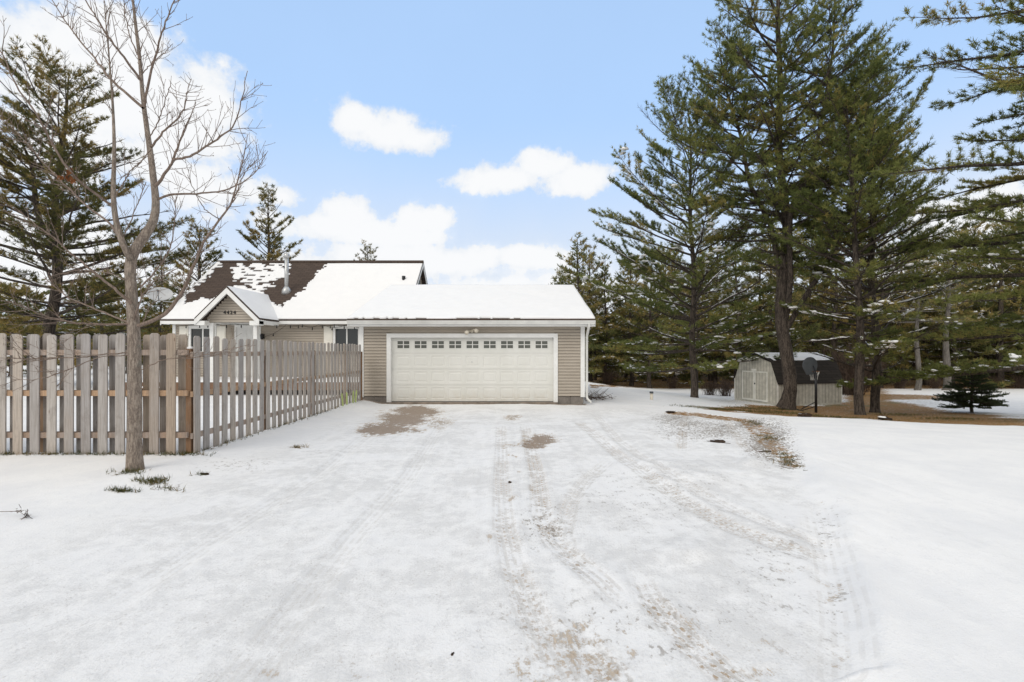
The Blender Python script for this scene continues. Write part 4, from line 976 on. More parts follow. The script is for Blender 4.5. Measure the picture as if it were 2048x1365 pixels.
def conifer(name, seed, stems, prof, elev, root_loc=(0, 0, 0), whorl=.55, nbr=5, sub_step=.20, tuft=.10, nb=9, ln=.175, wd=.025, needle='needle', bark='bark',
            snow_z=6.0, snow_p=.35, dens=1.0, bare=lambda t: 0.0, sublen=.34, azpref=None, droop=0.0, label='', cat='pine tree', group=None, wood_sides=8):
    """stems: list of (points relative to base, radii, start fraction of branching, length factor)"""
    rng = np.random.default_rng(seed)
    root = empty(name, root_loc, 0, label, cat, group)
    wood = MB(); SP0, SP1, SP2, SR, SB = [], [], [], [], []; TP, TD, TT = [], [], []; sn = MB(); limb = MB()
    for si, (pts, rad, s0, fac) in enumerate(stems):
        pts = np.array(pts, float); rad = np.array(rad, float); seg = np.r_[0, np.cumsum(np.linalg.norm(np.diff(pts, axis=0), axis=1))]
        K = max(8, int(seg[-1] / .6)); u = np.linspace(0, seg[-1], K); pp = np.stack([np.interp(u, seg, pts[:, i]) for i in range(3)], 1); rr = np.interp(u, seg, rad)
        ph = rng.uniform(0, 6, 2); wob = .35 * rr[:, None] * 1.2 + .02; pp[1:, :2] += (np.stack([np.sin(u * .9 + ph[0]), np.cos(u * .7 + ph[1])], 1) * wob)[1:]
        if si == 0: rr[0] *= 1.45; pp[0, 2] -= .25; pp = np.insert(pp, 1, pp[0] + (pp[1] - pp[0]) * .45 + [0, 0, .0], 0); rr = np.insert(rr, 1, rr[1] * 1.08)
        wood.tube(pp, rr, 12 if wood_sides >= 8 else wood_sides, jit=.05, rng=rng)
        s = s0 * seg[-1] + rng.uniform(0, .3); az = rng.uniform(0, 6.28)
        while s < seg[-1] - .05:
            t = (s - s0 * seg[-1]) / (seg[-1] * (1 - s0))            # 0 low .. 1 top of the crown
            nn = nbr if t < .9 else max(3, nbr - 1)
            for b in range(nn):
                az += 2 * math.pi / nn + rng.uniform(-.45, .45); sb = min(seg[-1], s + rng.uniform(-.12, .12) * whorl * 2)
                L = prof(t) * fac * rng.uniform(.62, 1.18) * (1.0 if rng.random() > .18 else .55)
                a = az
                if azpref is not None:
                    a0, k = azpref; a = az; L *= (1 - k) + k * (.5 + .5 * math.cos(az - a0)) * 1.6
                if L < .12: continue
                o = np.array([np.interp(sb, seg, pts[:, i]) for i in range(3)]); r0 = np.interp(sb, seg, rad)
                e = elev(t) + rng.uniform(-.14, .14); m = 7; uu = np.linspace(0, 1, m)
                ee = e + (rng.uniform(.05, .35) - droop) * (uu - .3) + rng.normal(0, .05, m); aa = a + np.cumsum(rng.normal(0, .07, m))
                st = L / (m - 1) * np.stack([np.cos(ee) * np.cos(aa), np.cos(ee) * np.sin(aa), np.sin(ee)], 1); q = o + np.r_[[np.zeros(3)], np.cumsum(st[:-1], 0)]
                rb = min(r0 * .55, .012 + .0135 * L); wood.tube(q, np.linspace(rb, .006, m), 5, cap=False)
                if rng.random() < bare(t): dd = .12
                else: dd = dens * rng.uniform(.5, 1.1) * (1 - .22 * t)
                tb = rng.uniform(0, 1) * .55
                n = max(2, int(L * .8 / sub_step * 2)); sv = np.sort(rng.uniform(.18 if L < 2 else .3, 1.0, n)); side = np.where(np.arange(n) % 2 == 0, 1, -1)
                p0 = np.stack([np.interp(sv, uu, q[:, i]) for i in range(3)], 1); td = nrm(np.stack([np.interp(sv, uu, st[:, i]) for i in range(3)], 1))
                lat = nrm(np.cross(td, UP)); an = rng.uniform(.45, 1.0, n); d = nrm(td * np.cos(an)[:, None] + lat * (side * np.sin(an))[:, None] + UP * rng.uniform(-.05, .28, n)[:, None])
                sl = (sublen * L * (1.02 - sv) ** .55 * rng.uniform(.5, 1.15, n) + .14) * (1 if L > 1 else .8)
                if dd < .2: sl *= .7
                p2 = p0 + d * sl[:, None] + UP * (sl * rng.uniform(-.02, .16, n))[:, None]; p1 = .5 * (p0 + p2) - UP * (sl * .03)[:, None]
                SP0.append(p0); SP1.append(p1); SP2.append(p2); SR.append(np.full(n, .006) + .004 * sl)
                cnt = np.maximum(1, (sl / tuft * dd).round().astype(int)); 
                if dd < .2: cnt = (rng.random(n) < .12).astype(int)
                rep = np.repeat(np.arange(n), cnt)
                if len(rep):
                    f = rng.uniform(.25, 1.05, len(rep)); tp = p0[rep] + (p2 - p0)[rep] * f[:, None]; TP.append(tp); TD.append(nrm(d[rep] + UP * .45)); TT.append(np.clip(tb + rng.uniform(0, .5, len(rep)), 0, 1))
                # snow lying along the bough
                if o[2] < snow_z * rng.uniform(.6, 1.1) and rng.random() < snow_p and L > .8:
                    i0 = rng.integers(0, 3); i1 = rng.integers(4, m + 1); uu2 = np.linspace(i0 / (m - 1), (i1 - 1) / (m - 1), 14)
                    w = np.stack([np.interp(uu2, uu, q[:, i]) for i in range(3)], 1) + UP * .03; rs = rng.uniform(.012, .05, 14) * (.6 + .8 * uu2); rs = rs * np.where(rng.random(14) < .28, .15, 1.0); rs[[0, -1]] = .004; w = w + rng.normal(0, .012, w.shape); sn.tube(w, rs, 6, cap=False)
                    if dd > .2:
                        for k in rng.integers(0, n, int(n * .4)):
                            c = p0[k] + (p2[k] - p0[k]) * rng.uniform(.3, .9) + UP * .035; sz = rng.uniform(.05, .17); sn.blob(c, (sz * rng.uniform(.7, 1.7), sz, sz * .35), 6, 4, rng, .3)
            s += whorl * rng.uniform(.7, 1.3)
    SP0, SP1, SP2 = (np.concatenate(q) for q in (SP0, SP1, SP2)); SR = np.concatenate(SR)
    V, Fq = tubes3(SP0, SP1, SP2, SR, rng)
    wv = np.array(wood.v); wf4 = [f for f in wood.f if len(f) == 4]
    me = np_mesh('trunk', np.concatenate([wv, V]), np.concatenate([np.array(wf4, dtype=np.int32), Fq + len(wv)]), M[bark], True)
    link('trunk', me, root)
    V, Ft, tint = blades(np.concatenate(TP), np.concatenate(TD), np.concatenate(TT), nb, ln, wd, rng)
    link('crown', np_mesh('crown', V, Ft, M[needle], False, {'tint': tint}), root)
    if sn.v: sn.build('snow', M['snow'], root, True)['kind'] = 'stuff'
    return root

def stem(H, r0, lean=(0, 0), n=6, top=.015):
    z = np.linspace(0, H, n); t = z / H
    return (np.stack([lean[0] * t ** 1.5, lean[1] * t ** 1.5, z], 1), r0 * (1 - t) ** .85 + top)

def rel(pts, base): return np.array([np.array(p) - base for p in pts])
EL = lambda lo, hi, k=.85: (lambda t: lo + (hi - lo) * t ** k)

def hero_pines():
    b = hit(1572, 806); b = np.array([(1572 - CX) / F * 22.5, 22.5, float(ground_h(.567 * 22.5, 22.5))])
    Y = 22.5; up = lambda l, dy: rel([P(x, y, Y + d) for (x, y), d in zip(l, dy)], b)
    s0 = up([(1572,806),(1570,660),(1568,461),(1560,256),(1556,60),(1560,-100),(1562,-190)], [0] * 7)
    s1 = up([(1570,640),(1582,560),(1579,420),(1625,328),(1651,215),(1664,100),(1672,-60)], [0,-.3,-.8,-1.2,-1.5,-1.7,-1.9])
    s2 = up([(1568,610),(1538,451),(1502,369),(1487,287),(1450,180),(1440,100)], [0,.4,.8,1.0,1.2,1.2])
    s3 = up([(1572,660),(1610,600),(1650,540),(1690,440),(1715,330),(1735,200),(1745,90)], [0,-.4,-.6,-.2,.3,.8,1.0])
    pr = lambda t: 5.3 * (1 - t) ** .42 * (.6 + .4 * min(1, t * 4)) + .4
    conifer('pine_tree', 11, [(s0, np.array([.30,.265,.20,.15,.10,.06,.02]), .26, .95), (s1, np.array([.14,.12,.11,.09,.07,.04,.02]), .30, .62), (s2, np.array([.12,.11,.10,.08,.05,.02]),   .25, .80), (s3, np.array([.12,.11,.10,.09,.07,.04,.02]), .35, .55)],
            pr, EL(.02, .85), b, whorl=.62, nbr=5, label='tallest pine with several stems and thick trunk in front of the shed', snow_z=7, snow_p=.6, bare=lambda t: .25 if t < .18 else .03, tuft=.10)
    b = np.array([(1388 - CX) / F * 27, 27.0, 0]); b[2] = float(ground_h(b[0], b[1]))
    conifer('pine_tree', 12, [stem(16.3, .18, (-.3, 0)) + (.10, 1.0)], lambda t: 5.7 * (1 - t) ** .38 * (.8 + .2 * min(1, t * 6)) + .35, EL(-.02, .95), b, whorl=.6, nbr=5,
            label='snow dusted pine left of the shed with wide low boughs', snow_z=10, snow_p=.75, bare=lambda t: .12 if t < .15 else .05, tuft=.10, azpref=(math.pi * 1.05, .22))
    b = np.array([(1722 - CX) / F * 19.8, 19.8, 0]); b[2] = float(ground_h(b[0], b[1]))
    conifer('pine_tree', 13, [stem(13.2, .165, (-.3, .4)) + (.24, 1.0)], lambda t: 4.0 * (1 - t) ** .45 * (.6 + .4 * min(1, t * 4)) + .4, EL(.0, .9), b, whorl=.62, nbr=5,
            label='left trunk of the close pine pair right of the basketball hoop', snow_z=6, snow_p=.5, bare=lambda t: .35 if t < .2 else .05, tuft=.10, group='pair of pines beside the shed')
    b = np.array([(1750 - CX) / F * 21.2, 21.2, 0]); b[2] = float(ground_h(b[0], b[1]))
    conifer('pine_tree', 14, [stem(15.0, .165, (-.1, .3)) + (.12, 1.0)], lambda t: 4.4 * (1 - t) ** .45 * (.8 + .2 * min(1, t * 4)) + .4, EL(.18, .95), b, whorl=.6, nbr=5,
            label='right trunk of the close pine pair right of the basketball hoop', snow_z=6, snow_p=.5, bare=lambda t: .8 if t < .28 else .05, tuft=.10, group='pair of pines beside the shed')
    b = np.array([20.4, 15.8, 0]); b[2] = float(ground_h(b[0], b[1]))
    conifer('pine_tree', 15, [stem(18.5, .36) + (.12, 1.0)], lambda t: 7.4 * (1 - t) ** .45 * (.8 + .2 * min(1, t * 4)) + .4, EL(-.14, .22), b, whorl=.82, nbr=7, dens=1.1,
            label='pine at the right picture edge with long level boughs reaching in', snow_z=6.5, snow_p=.85, bare=lambda t: .12 if t < .2 else .25 if t < .42 else .04, tuft=.09, sublen=.24, azpref=(math.pi, .35))
    # behind the fence, left
    b = np.array([(98 - CX) / F * 22, 22.0, 0])
    conifer('pine_tree', 16, [stem(14.3, .25, (.9, 0)) + (.10, 1.0), (rel([P(92,470,22), P(70,400,21.8), P(60,330,21.6), P(30,260,21.4)], b), np.array([.13,.10,.07,.02]), .3, .55)], lambda t: 5.4 * (1 - t) ** .42 * (.75 + .25 * min(1, t * 5)) + .45, EL(-.05, .85), b, whorl=.72, nbr=6, dens=1.25, needle='needle_left',
            label='large open crowned pine behind the fence left of the bare tree', snow_z=5, snow_p=.45, bare=lambda t: .18 if t > .2 else .05, tuft=.12, nb=8, ln=.19, wd=.032)
    for sd, px, Yd, py, rr, lb in ((17, 535, 38, 378, 3.6, 'slim pointed pine rising behind the house roof beside the flue'), (18, 398, 36, 448, 3.2, 'short bushy pine showing behind the left end of the house roof'), (19, 733, 50, 491, 3.0, 'dark pine tip just above the middle of the house ridge')):
        H = CZ + (HY - py) / F * Yd
        conifer('pine_tree', sd, [stem(H, .22, (.1, 0)) + (.2, 1.0)], lambda t, rr=rr: rr * (1 - t) ** .55 + .3, EL(.1, .95), ((px - CX) / F * Yd, Yd, 0), whorl=.75, nbr=5, needle='needle_left', label=lb, snow_p=.1, tuft=.14, nb=8, ln=.25, wd=.05, sub_step=.26, bare=lambda t: .06)
hero_pines()

def little_spruce():
    b = hit(1945, 826)
    conifer('spruce_tree', 31, [stem(2.15, .045) + (.10, 1.0)], lambda t: 1.12 * (1 - t) ** .8 + .10, lambda t: -.04 + .6 * t ** 2, b, whorl=.13, nbr=8, sub_step=.05, tuft=.026, nb=8, ln=.05, wd=.013, needle='needle_dark',
            label='small dark young spruce standing alone on the litter strip at right', cat='spruce tree', snow_p=0, sublen=.36)
little_spruce()

def background_trees():
    protos = []
    specs = [(41, 12.5, 3.0, .06, .55, 'needle_far'), (42, 13.5, 3.6, .10, .5, 'needle_far'), (43, 10.5, 3.2, .04, .5, 'needle_far'), (44, 12.0, 2.6, .16, .45, 'needle_left')]
    for sd, H, rr, s0, k, nd in specs:
        p = conifer('pine_tree', sd, [stem(H, .20, (.2, 0)) + (s0, 1.0)], lambda t, rr=rr, k=k: rr * (1 - t) ** k * (.7 + .3 * min(1, t * 6)) + .3, EL(-.08, .8), (0, 0, 0), whorl=.75, nbr=5, sub_step=.30, tuft=.17, nb=7, ln=.32, wd=.07, needle=nd, snow_z=11, snow_p=.4, bare=lambda t: .15 if t < .1 else .08, wood_sides=6, label='x')
        protos.append(p)
    used = [False] * 4; rng = random.Random(77)
    def put(k, px, Y, top, label, group=None, rz=None):
        o = protos[k] if not used[k] else copy_tree(protos[k]); used[k] = True
        x = (px - CX) / F * Y; z = float(ground_h(x, Y)); H = CZ + (HY - top) / F * Y - z; s = H / specs[k][1]
        o.location = (x, Y, z); o.scale = (s * rng.uniform(.9, 1.1),) * 2 + (s,); o.rotation_euler = (0, 0, rng.uniform(0, 6.28) if rz is None else rz)
        o['label'] = label; o['category'] = 'pine tree'
        if group: o['group'] = group
        elif 'group' in o: del o['group']
    put(0, 1158, 42, 476, 'pine with upswept boughs beyond the right slope of the garage roof')
    put(2, 1122, 45, 545, 'low pine tip peeping over the garage ridge left of the upswept pine'); put(3, 1182, 46, 500, 'fuller pine just right of the upswept pine beyond the garage roof')
    put(1, 1212, 44, 518, 'pine behind the garage corner, second from the left in the wood edge')
    G1 = 'pines along the wood edge left of the shed'; L1 = 'dense pine in the wood edge between the garage and the shed'
    for px, Y, top, k in ((1262, 45, 520, 2), (1300, 42, 500, 1), (1345, 47, 500, 0), (1392, 44, 520, 2), (1432, 48, 480, 1), (1475, 45, 470, 0), (1190, 50, 560, 2), (1250, 52, 530, 1), (1330, 54, 500, 2), (1420, 54, 490, 0)): put(k, px, Y, top, L1, G1)
    G2 = 'pines along the wood edge behind the shed'; L2 = 'pine in the wood behind the shed and the tall pine cluster'
    for px, Y, top, k in ((1520, 46, 480, 1), (1570, 44, 470, 2), (1620, 47, 470, 0), (1668, 44, 480, 3), (1715, 48, 470, 1), (1760, 44, 490, 3), (1540, 54, 450, 0), (1650, 55, 450, 2), (1730, 55, 450, 1)): put(k, px, Y, top, L2, G2)
    G3 = 'pines along the wood edge at the right'; L3 = 'pine in the olive green wood edge right of the close pine pair'
    for px, Y, top, k in ((1800, 47, 480, 3), (1850, 48, 490, 3), (1905, 45, 470, 1), (1950, 48, 455, 3), (2000, 44, 450, 2), (2045, 46, 440, 0), (2090, 43, 440, 1), (2140, 45, 430, 2), (2200, 42, 430, 0), (1830, 56, 470, 0), (1930, 57, 460, 2), (2020, 56, 450, 1), (2110, 55, 440, 2), (2260, 44, 420, 1), (2330, 43, 420, 2)): put(k, px, Y, top, L3, G3)
    G4 = 'pines behind the fence at left'; L4 = 'dark pine low behind the front picket fence at left'
    for px, Y, top, k in ((20, 30, 570, 2), (165, 33, 560, 1), (-60, 28, 540, 0), (255, 34, 520, 3), (320, 40, 500, 3), (70, 40, 560, 1), (-150, 30, 480, 2), (200, 44, 540, 2), (330, 46, 540, 1)): put(k, px, Y, top, L4, G4)
    # two bare grey trunks standing at the wood edge
    for px, lb in ((1834, 'thin pale grey trunk standing in the wood edge, left of its twin'), (1893, 'thicker pale grey trunk in the wood edge nearest the little spruce')):
        Y = 40; x = (px - CX) / F * Y; b = np.array([x, Y, float(ground_h(x, Y))])
        conifer('pine_tree', 50 + px, [stem(11.0, .27 if px > 1850 else .2, (.2, 0)) + (.5, 1.0)], lambda t: 3.4 * (1 - t) ** .7 + .4, EL(.0, .6), b, whorl=.8, nbr=5, sub_step=.34, tuft=.2, nb=6, ln=.25, wd=.045, needle='needle_far', bark='bark_grey', snow_p=.2, snow_z=12, label=lb)
background_trees()

def far_wood():
    rng = np.random.default_rng(90); n = 26000
    px = rng.uniform(1080, 2700, n); Y = rng.uniform(56, 72, n); X = (px - CX) / F * Y; top = 9.5 + 2.5 * np.sin(X * .35) + 1.5 * np.sin(X * .9 + 1)
    Z = -1.6 + rng.uniform(0, 1, n) ** .8 * top
    xl = rng.uniform(-62, -8, 9000); yl = rng.uniform(52, 64, 9000); zl = rng.uniform(0, 1, 9000) ** .9 * (5 + 1.5 * np.sin(xl * .5))
    pos = np.concatenate([np.stack([X, Y, Z], 1), np.stack([xl, yl, zl], 1)]); d = nrm(rng.normal(size=pos.shape) * .6 + UP * .3)
    V, Ft, t = blades(pos, d, rng.uniform(0, .7, len(pos)), 5, .75, .22, rng)
    tag(link('far_wood', np_mesh('far_wood', V, Ft, M['needle_far'], False, {'tint': t})), 'dense dark evergreen wood closing the view behind the nearer trees', 'wood', kind='stuff')
far_wood()

def shrubs():
    rng = np.random.default_rng(17)
    def bush(seed, n, R_, H):
        rg = np.random.default_rng(seed); b = MB()
        for i in range(n):
            a = rg.uniform(0, 6.28); o = np.array([rg.normal(0, R_ * .3), rg.normal(0, R_ * .3), -.1]); t = np.array([math.cos(a) * R_ * rg.uniform(.3, 1.1), math.sin(a) * R_ * rg.uniform(.3, 1.1), H * rg.uniform(.55, 1.1)])
            m1 = o * .5 + (o + t) * .5 + np.array([0, 0, H * .1]); b.tube([o, m1, o + t], [.016, .010, .004], 3, cap=False)
            for k in range(6):
                f = rg.uniform(.3, .95); p = o + t * f; d = nrm(t + rg.normal(size=3) * H * .45) * rg.uniform(.3, .8); b.tube([p, p + d * .5 + (0, 0, .04), p + d], [.007, .005, .003], 3, cap=False)
        return b
    first = None
    G = 'bare brown bushes at the wood edge'
    spots = [(1712,775,38,1.6,'bare brown twiggy bush between shed and close pine pair',None),(1700,772,33,1.9,'tall bare brush rising over the right end of the shed roof',None),(1420,778,32,.55,'low rusty brown bush in the snow left of the shed',None),(1450,776,31,.6,'low rusty brown bush touching the left side of the shed',None)]
    L = 'bare twiggy bush at the foot of the dark wood edge'
    spots += [(px, 776, 43, rng.uniform(.5, .9), L, G) for px in (1215, 1345, 1500, 1800, 1870, 1985, 2040)]
    for i, (px, py, Y, s, lb, g) in enumerate(spots):
        if first is None:
            r = empty('bush', (0, 0, 0)); bush(5, 90, .9, 1.8).build('twigs', M['brush'], r); first = r; o = r
        else: o = copy_tree(first)
        x = (px - CX) / F * Y; o.location = (x, Y, float(ground_h(x, Y))); o.scale = (s, s, s); o.rotation_euler = (0, 0, rng.uniform(0, 6.28)); tag(o, lb, 'bush')
        if g: o['group'] = g
shrubs()

# ------------------------------------------------------------------ bare young tree
def bare_tree():
    Y0 = 6.5; rng = np.random.default_rng(23); b = P(270, 946, Y0); b[2] = float(ground_h(b[0], b[1]))
    root = empty('bare_tree', b, 0, 'leafless young tree in the snow in front of the picket fence', 'tree')
    def line(l, d0, d1): return np.array([P(x, y, Y0 + d0 + (d1 - d0) * i / (len(l) - 1)) - b for i, (x, y) in enumerate(l)])
    tr = MB(); br = MB(); lv = MB()
    def smooth(p, n):
        p = np.array(p); s = np.r_[0, np.cumsum(np.linalg.norm(np.diff(p, axis=0), axis=1))]; u = np.linspace(0, s[-1], n); q = np.stack([np.interp(u, s, p[:, i]) for i in range(3)], 1)
        for _ in range(2): q[1:-1] = .25 * q[:-2] + .5 * q[1:-1] + .25 * q[2:]
        return q
    trunk = smooth(line([(270,952),(269,900),(270,800),(269,700),(267,650),(263,590),(259,530),(262,505),(285,478),(308,450),(314,414),(309,375),(300,300),(292,247),(285,190),(280,120),(270,40),(262,-30),(258,-120)], 0, .2), 60)
    L = np.linspace(0, 1, 60); rad = np.interp(L, [0, .02, .06, .12, .235, .36, .41, .48, .53, .62, .7, .83, 1], [.122, .096, .085, .080, .075, .062, .065, .050, .042, .033, .026, .019, .006]); tr.tube(trunk, rad, 14, jit=.04, rng=rng)
    left = smooth(line([(262,520),(250,500),(240,476),(229,432),(226,388),(229,300),(226,212),(222,163),(217,100),(210,30),(206,-30)], 0, -.3), 30); tr.tube(left, .039 * (1 - np.linspace(0, 1, 30)) ** 1.5 + .0035, 8)
    tr.build('trunk', M['bark_young'], root, True)
    limbs = [
        ([(226,414),(193,388),(167,370),(145,352),(110,300),(70,220),(35,180),(0,95),(-60,30)], 0, -.9, .026), ([(240,476),(215,440),(180,420),(140,380),(90,330),(40,270),(-20,220)], 0, .9, .022),
        ([(286,216),(255,190),(229,168),(207,141),(185,111),(154,76),(110,10),(80,-40)], 0, .8, .03), ([(284,163),(264,137),(242,106),(220,80),(170,0),(150,-60)], 0, -.7, .026), ([(288,215),(299,155),(312,106),(325,60),(350,0),(365,-60)], 0, -.6, .026),
        ([(303,295),(325,265),(352,243),(369,216),(376,180),(382,158)], 0, .7, .022), ([(312,372),(334,344),(347,320),(365,269),(378,240),(392,205)], 0, -.3, .032), ([(347,320),(382,313),(418,291),(453,265),(475,243),(484,194),(495,142)], -.15, -.7, .024),
        ([(317,399),(343,388),(396,388),(444,383),(479,370),(514,344),(532,309)], 0, .6, .024), ([(277,652),(310,640),(334,630),(365,586),(387,533),(409,476),(440,441),(466,405),(484,326),(495,270)], 0, -.6, .042),
        ([(466,405),(480,365),(500,330)], -.45, -.8, .012), ([(264,608),(229,577),(189,546),(145,511),(110,476),(66,445),(20,410)], 0, -.6, .030), ([(259,647),(220,630),(176,612),(132,594),(88,555)], 0, .7, .022),
        ([(262,648),(200,650),(152,647),(101,637),(61,620),(20,604),(-20,596)], 0, -.9, .026), ([(255,706),(202,709),(152,716),(100,716),(50,718),(-10,716)], 0, -.5, .014), ([(258,712),(205,712),(150,735),(80,760),(20,760)], 0, -.8, .010),
        ([(284,740),(320,721),(350,716),(381,718),(420,708),(450,700),(500,690)], 0, .4, .012), ([(280,575),(300,555),(330,520),(345,480),(350,430),(352,390)], 0, .8, .018), ([(268,640),(285,590),(310,560),(350,540),(385,520)], 0, -.8, .016),
        ([(250,560),(215,545),(160,540),(110,550)], 0, 1.0, .012), ([(227,400),(262,340),(290,318),(300,305)], 0, .25, .014), ([(245,480),(262,440),(285,385),(292,365)], 0, -.5, .012), ([(284,650),(300,610),(318,600)], 0, .3, .012), ([(440,441),(410,420),(392,390),(375,350)], -.4, -.8, .010),
        ([(302,300),(275,330),(255,348),(240,360)], 0, -.6, .012), ([(286,147),(310,120),(330,105),(346,88)], 0, .4, .010), ([(280,120),(262,80),(250,30),(246,-20)], 0, .5, .014), ([(297,280),(318,240),(335,190),(342,165)], 0, -.8, .012),
    ]
    def twigs(q, r0, gen, dens):
        n = len(q); seg = np.linalg.norm(q[-1] - q[0]); cnt = max(1, int(seg / (.085 if gen == 0 else .11) * dens)); side = 1
        for k in range(cnt):
            t = rng.uniform(.22 if gen == 0 else .3, .98); i = min(n - 2, int(t * (n - 1))); p = q[i] + (q[i + 1] - q[i]) * (t * (n - 1) - i); d = nrm(q[i + 1] - q[i]); side = -side
            lat = nrm(np.cross(d, rng.normal(size=3) * .6 + np.array([0, -1, 0]))) * side; an = rng.uniform(.5, .95)
            v = nrm(d * math.cos(an) + lat * math.sin(an) + UP * .12); ln = (rng.uniform(.12, .62) if gen == 0 else rng.uniform(.05, .22)) * (1.1 - .5 * t)
            m = 5; pts = [p]
            for j in range(m): v = nrm(v + UP * .07 + rng.normal(size=3) * .09); pts.append(pts[-1] + v * ln / m)
            rr = min(.0055, r0 * .45) if gen == 0 else .0028; br.tube(pts, np.linspace(rr, .0019, m + 1), 4, cap=False)
            br.blob(pts[-1], (.0035, .0035, .006), 4, 3)
            if gen == 0 and ln > .16: twigs(np.array(pts), rr, 1, 1.0)
    for l, d0, d1, r0 in limbs:
        r0 *= .66; q = smooth(line(l, d0, d1), 26); q[1:-1] += rng.normal(0, .004, q[1:-1].shape); br.tube(q, np.linspace(r0, .0035, 26) , 7, cap=False); twigs(q, r0, 0, 1.0)
    twigs(left[10:], .02, 0, .8); twigs(trunk[38:], .02, 0, .8)
    br.build('branches', M['twig'], root, True)
    for (px, py, n, s) in ((142, 344, 7, .075), (133, 356, 4, .06)):
        c = P(px, py, Y0 - .35) - b; lf = MB()
        for k in range(n):
            o = c + rng.normal(size=3) * .03; a = nrm(rng.normal(size=3) + (0, 0, -1.2)); e = nrm(np.cross(a, rng.normal(size=3))); w = np.cross(a, e) * .02
            lf.face([o, o + a * s * .5 + e * s * .4 + w, o + a * s * 1.3 - w, o + a * s * .5 - e * s * .4 + w])
        lf.build('dead_leaf_clump', M['leaf'], root)
bare_tree()

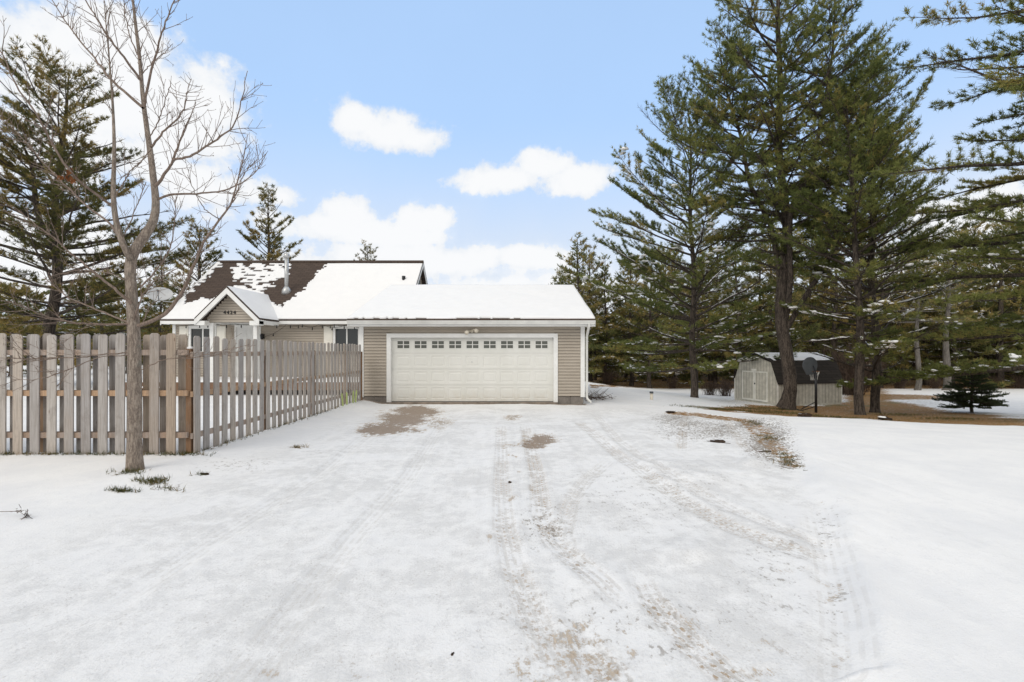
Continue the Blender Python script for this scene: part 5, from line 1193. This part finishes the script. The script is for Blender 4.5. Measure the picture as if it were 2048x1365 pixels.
# ------------------------------------------------------------------ small things on the ground
def small_things():
    rng = np.random.default_rng(51)
    def lump(name, px, py, rx, ry, rz, mat, label, cat, seed=0, snow=False, sub=.3):
        p = hit(px, py); r = empty(name, p, 0, label, cat); m = MB(); rg = np.random.default_rng(seed); 
        for k in range(5): m.blob((rg.normal(0, rx * .3), rg.normal(0, ry * .3), rz * sub), (rx * rg.uniform(.4, .75), ry * rg.uniform(.5, .9), rz * rg.uniform(.6, 1)), 9, 6, rg, .28)
        for k in range(26): 
            o = np.array([rg.normal(0, rx * .45), rg.normal(0, ry * .45), rz * .6]); d = rg.normal(size=3) * (.3 * rx, .3 * ry, .25 * rz); m.tube([o, o + d], .03 * rx, 3)
        m.build('body', M[mat], r)
        if snow: s = MB(); s.blob((0, 0, rz * .95), (rx * .75, ry * .7, rz * .22), 10, 5, rg, .25); s.build('snow', M['snow'], r, True)
    lump('leaf_clump', 1435, 886, .15, .12, .04, 'clod', 'dark oval clump of wet leaves lying on the cleared snow', 'leaf clump', 1)
    lump('clod', 1020, 967, .022, .02, .02, 'clod', 'small dark clod of earth in the middle wheel line', 'clod', 2)
    lump('tree_stump', 1765, 842, .17, .15, .12, 'clod', 'low dark stump capped with snow on the litter edge', 'stump', 3, True)
    lump('stone', 1607, 833, .2, .14, .09, 'clod', 'dark stone with snow on it below the basketball hoop', 'stone', 4, True)
    lump('mud_clod', 1340, 825, .16, .1, .04, 'clod', 'muddy clod at the far edge of the cleared parking spot', 'clod', 5)
    lump('earth_crumb', 905, 1312, .012, .012, .01, 'clod', 'tiny dark crumb on the snow at the bottom of the drive', 'clod', 6)
    lump('twig_bit', 410, 950, .05, .025, .02, 'clod', 'dark bit of bark on snow right of the bare tree', 'bark bit', 7)
    # yard pipe
    p = hit(1303, 800); r = empty('yard_pipe', p, 0, 'short cream vent pipe with grey cap standing in the snow', 'pipe'); b = MB(); b.tube([(0, 0, -.1), (0, 0, .28)], .062, 12); b.build('pipe', M['almond'], r, True); b = MB(); b.tube([(0, 0, .28), (0, 0, .35)], .082, 12); b.build('cap', M['dark_grey'], r, True)
    # brush pile
    p = hit(1190, 800); r = empty('brush_pile', p, 0, 'heap of cut bare twigs beside the garage corner', 'brush pile'); b = MB()
    for k in range(70):
        o = np.array([rng.normal(0.05, .32), rng.normal(0, .3), rng.uniform(0, .1)]); a = rng.uniform(0, 6.28); e = rng.uniform(-.1, .7); L = rng.uniform(.2, .7); d = np.array([math.cos(a) * math.cos(e), math.sin(a) * math.cos(e), math.sin(e)]) * L; b.tube([o, o + d * .5 + rng.normal(size=3) * .03, o + d], [.009, .006, .003], 4)
    b.build('twigs', M['brush'], r)
    # weed stalks at the left edge
    p = hit(52, 1037); r = empty('weed_stalk', p, 0, 'dried weed stalk with seed heads lying at the left edge', 'weed'); b = MB()
    b.tube([(-.75, .05, .07), (-.3, .04, .05), (-.12, .05, .05), (0, 0, .02)], [.003, .003, .0025, .002], 4)
    for c, n in (((-.12, .05, .06), 12), ((0, 0, .025), 22)):
        for k in range(n): o = np.array(c) + rng.normal(size=3) * (.012, .012, .008); b.tube([o, o + rng.normal(size=3) * .022], .0025, 3)
    b.build('stalk', M['brush'], r)
    # lime marker stakes at the end of the fence
    for i, (px, Y, lb) in enumerate(((686, 13.9, 'leftmost lime green garden stake behind the fence end'), (694, 14.2, 'lime green garden stake, second from left at the fence end'), (706, 15.0, 'lime green garden stake, third from left at the fence end'), (711, 15.2, 'lime green garden stake nearest the garage wall'))):
        x = -4.80; b = MB(); b.prism([(-.022, 0, -.1), (.022, 0, -.1), (.022, 0, .36), (0, 0, .42), (-.022, 0, .36)], (0, .008, 0)); o = b.build('garden_stake', M['lime'], None); Ys = Y - .1
        o.location = (-4.86, F * 4.86 / (CX - px), .03); o.rotation_euler = (0, R(3) * (i - 1.5), R(20)); tag(o, lb, 'stake', 'lime stakes at the fence end')
    # stick on the cleared spot
    p = hit(1530, 906); b = MB(); b.tube([(-.1, 0, .015), (0, .01, .02), (.11, .03, .015)], .013, 6); o = b.build('stick', M['brush'], None, loc=p); tag(o, 'short dark stick lying on the cleared snow by the bare turf', 'stick')
    # grass
    pos = []; 
    def pat(px, py, n, sx, sy):
        c = hit(px, py); pos.append(np.stack([rng.normal(c[0], sx, n), rng.normal(c[1], sy, n), np.zeros(n)], 1))
    pat(312, 965, 90, .07, .07); pat(246, 984, 60, .09, .02); pat(285, 962, 25, .08, .03); pat(597, 896, 30, .08, .03); pat(330, 980, 20, .12, .04); pat(262, 946, 60, .12, .07); pat(400, 950, 14, .05, .03); pat(388, 910, 60, .2, .06)
    n = 380; pos.append(np.stack([rng.uniform(-9.5, -5.0, n), 7.44 + rng.normal(0, .04, n), np.zeros(n)], 1))
    n = 300; y = rng.uniform(7.5, 15.8, n); pos.append(np.stack([-4.93 + rng.normal(0, .05, n), y, np.zeros(n)], 1))
    gp = [hit(x, y) for x, y in ((1430, 818), (1480, 822), (1530, 826), (1400, 816), (1500, 818), (1570, 826), (1650, 834), (1740, 842), (1850, 848), (1950, 852), (2020, 856), (1545, 818), (1800, 830), (1900, 838))]
    for g in gp: n = 260; pos.append(np.stack([rng.normal(g[0], .55, n), rng.normal(g[1], .35, n), np.zeros(n)], 1))
    for x, y in ((1520, 850), (1550, 880), (1580, 915), (1575, 930), (1500, 845)): g = hit(x, y); n = 60; pos.append(np.stack([rng.normal(g[0], .16, n), rng.normal(g[1], .16, n), np.zeros(n)], 1))
    pos = np.concatenate(pos); pos[:, 2] = ground_h(pos[:, 0], pos[:, 1]); d = nrm(rng.normal(size=pos.shape) * .55 + UP)
    V, Ft, t = blades(pos, d, rng.uniform(0, 1, len(pos)), 4, .075, .007, rng, .4)
    tag(link('grass', np_mesh('grass', V, Ft, M['grass'], False, {'tint': t})), 'short grass blades poking through the snow along fence and litter edge', 'grass', kind='stuff')
small_things()
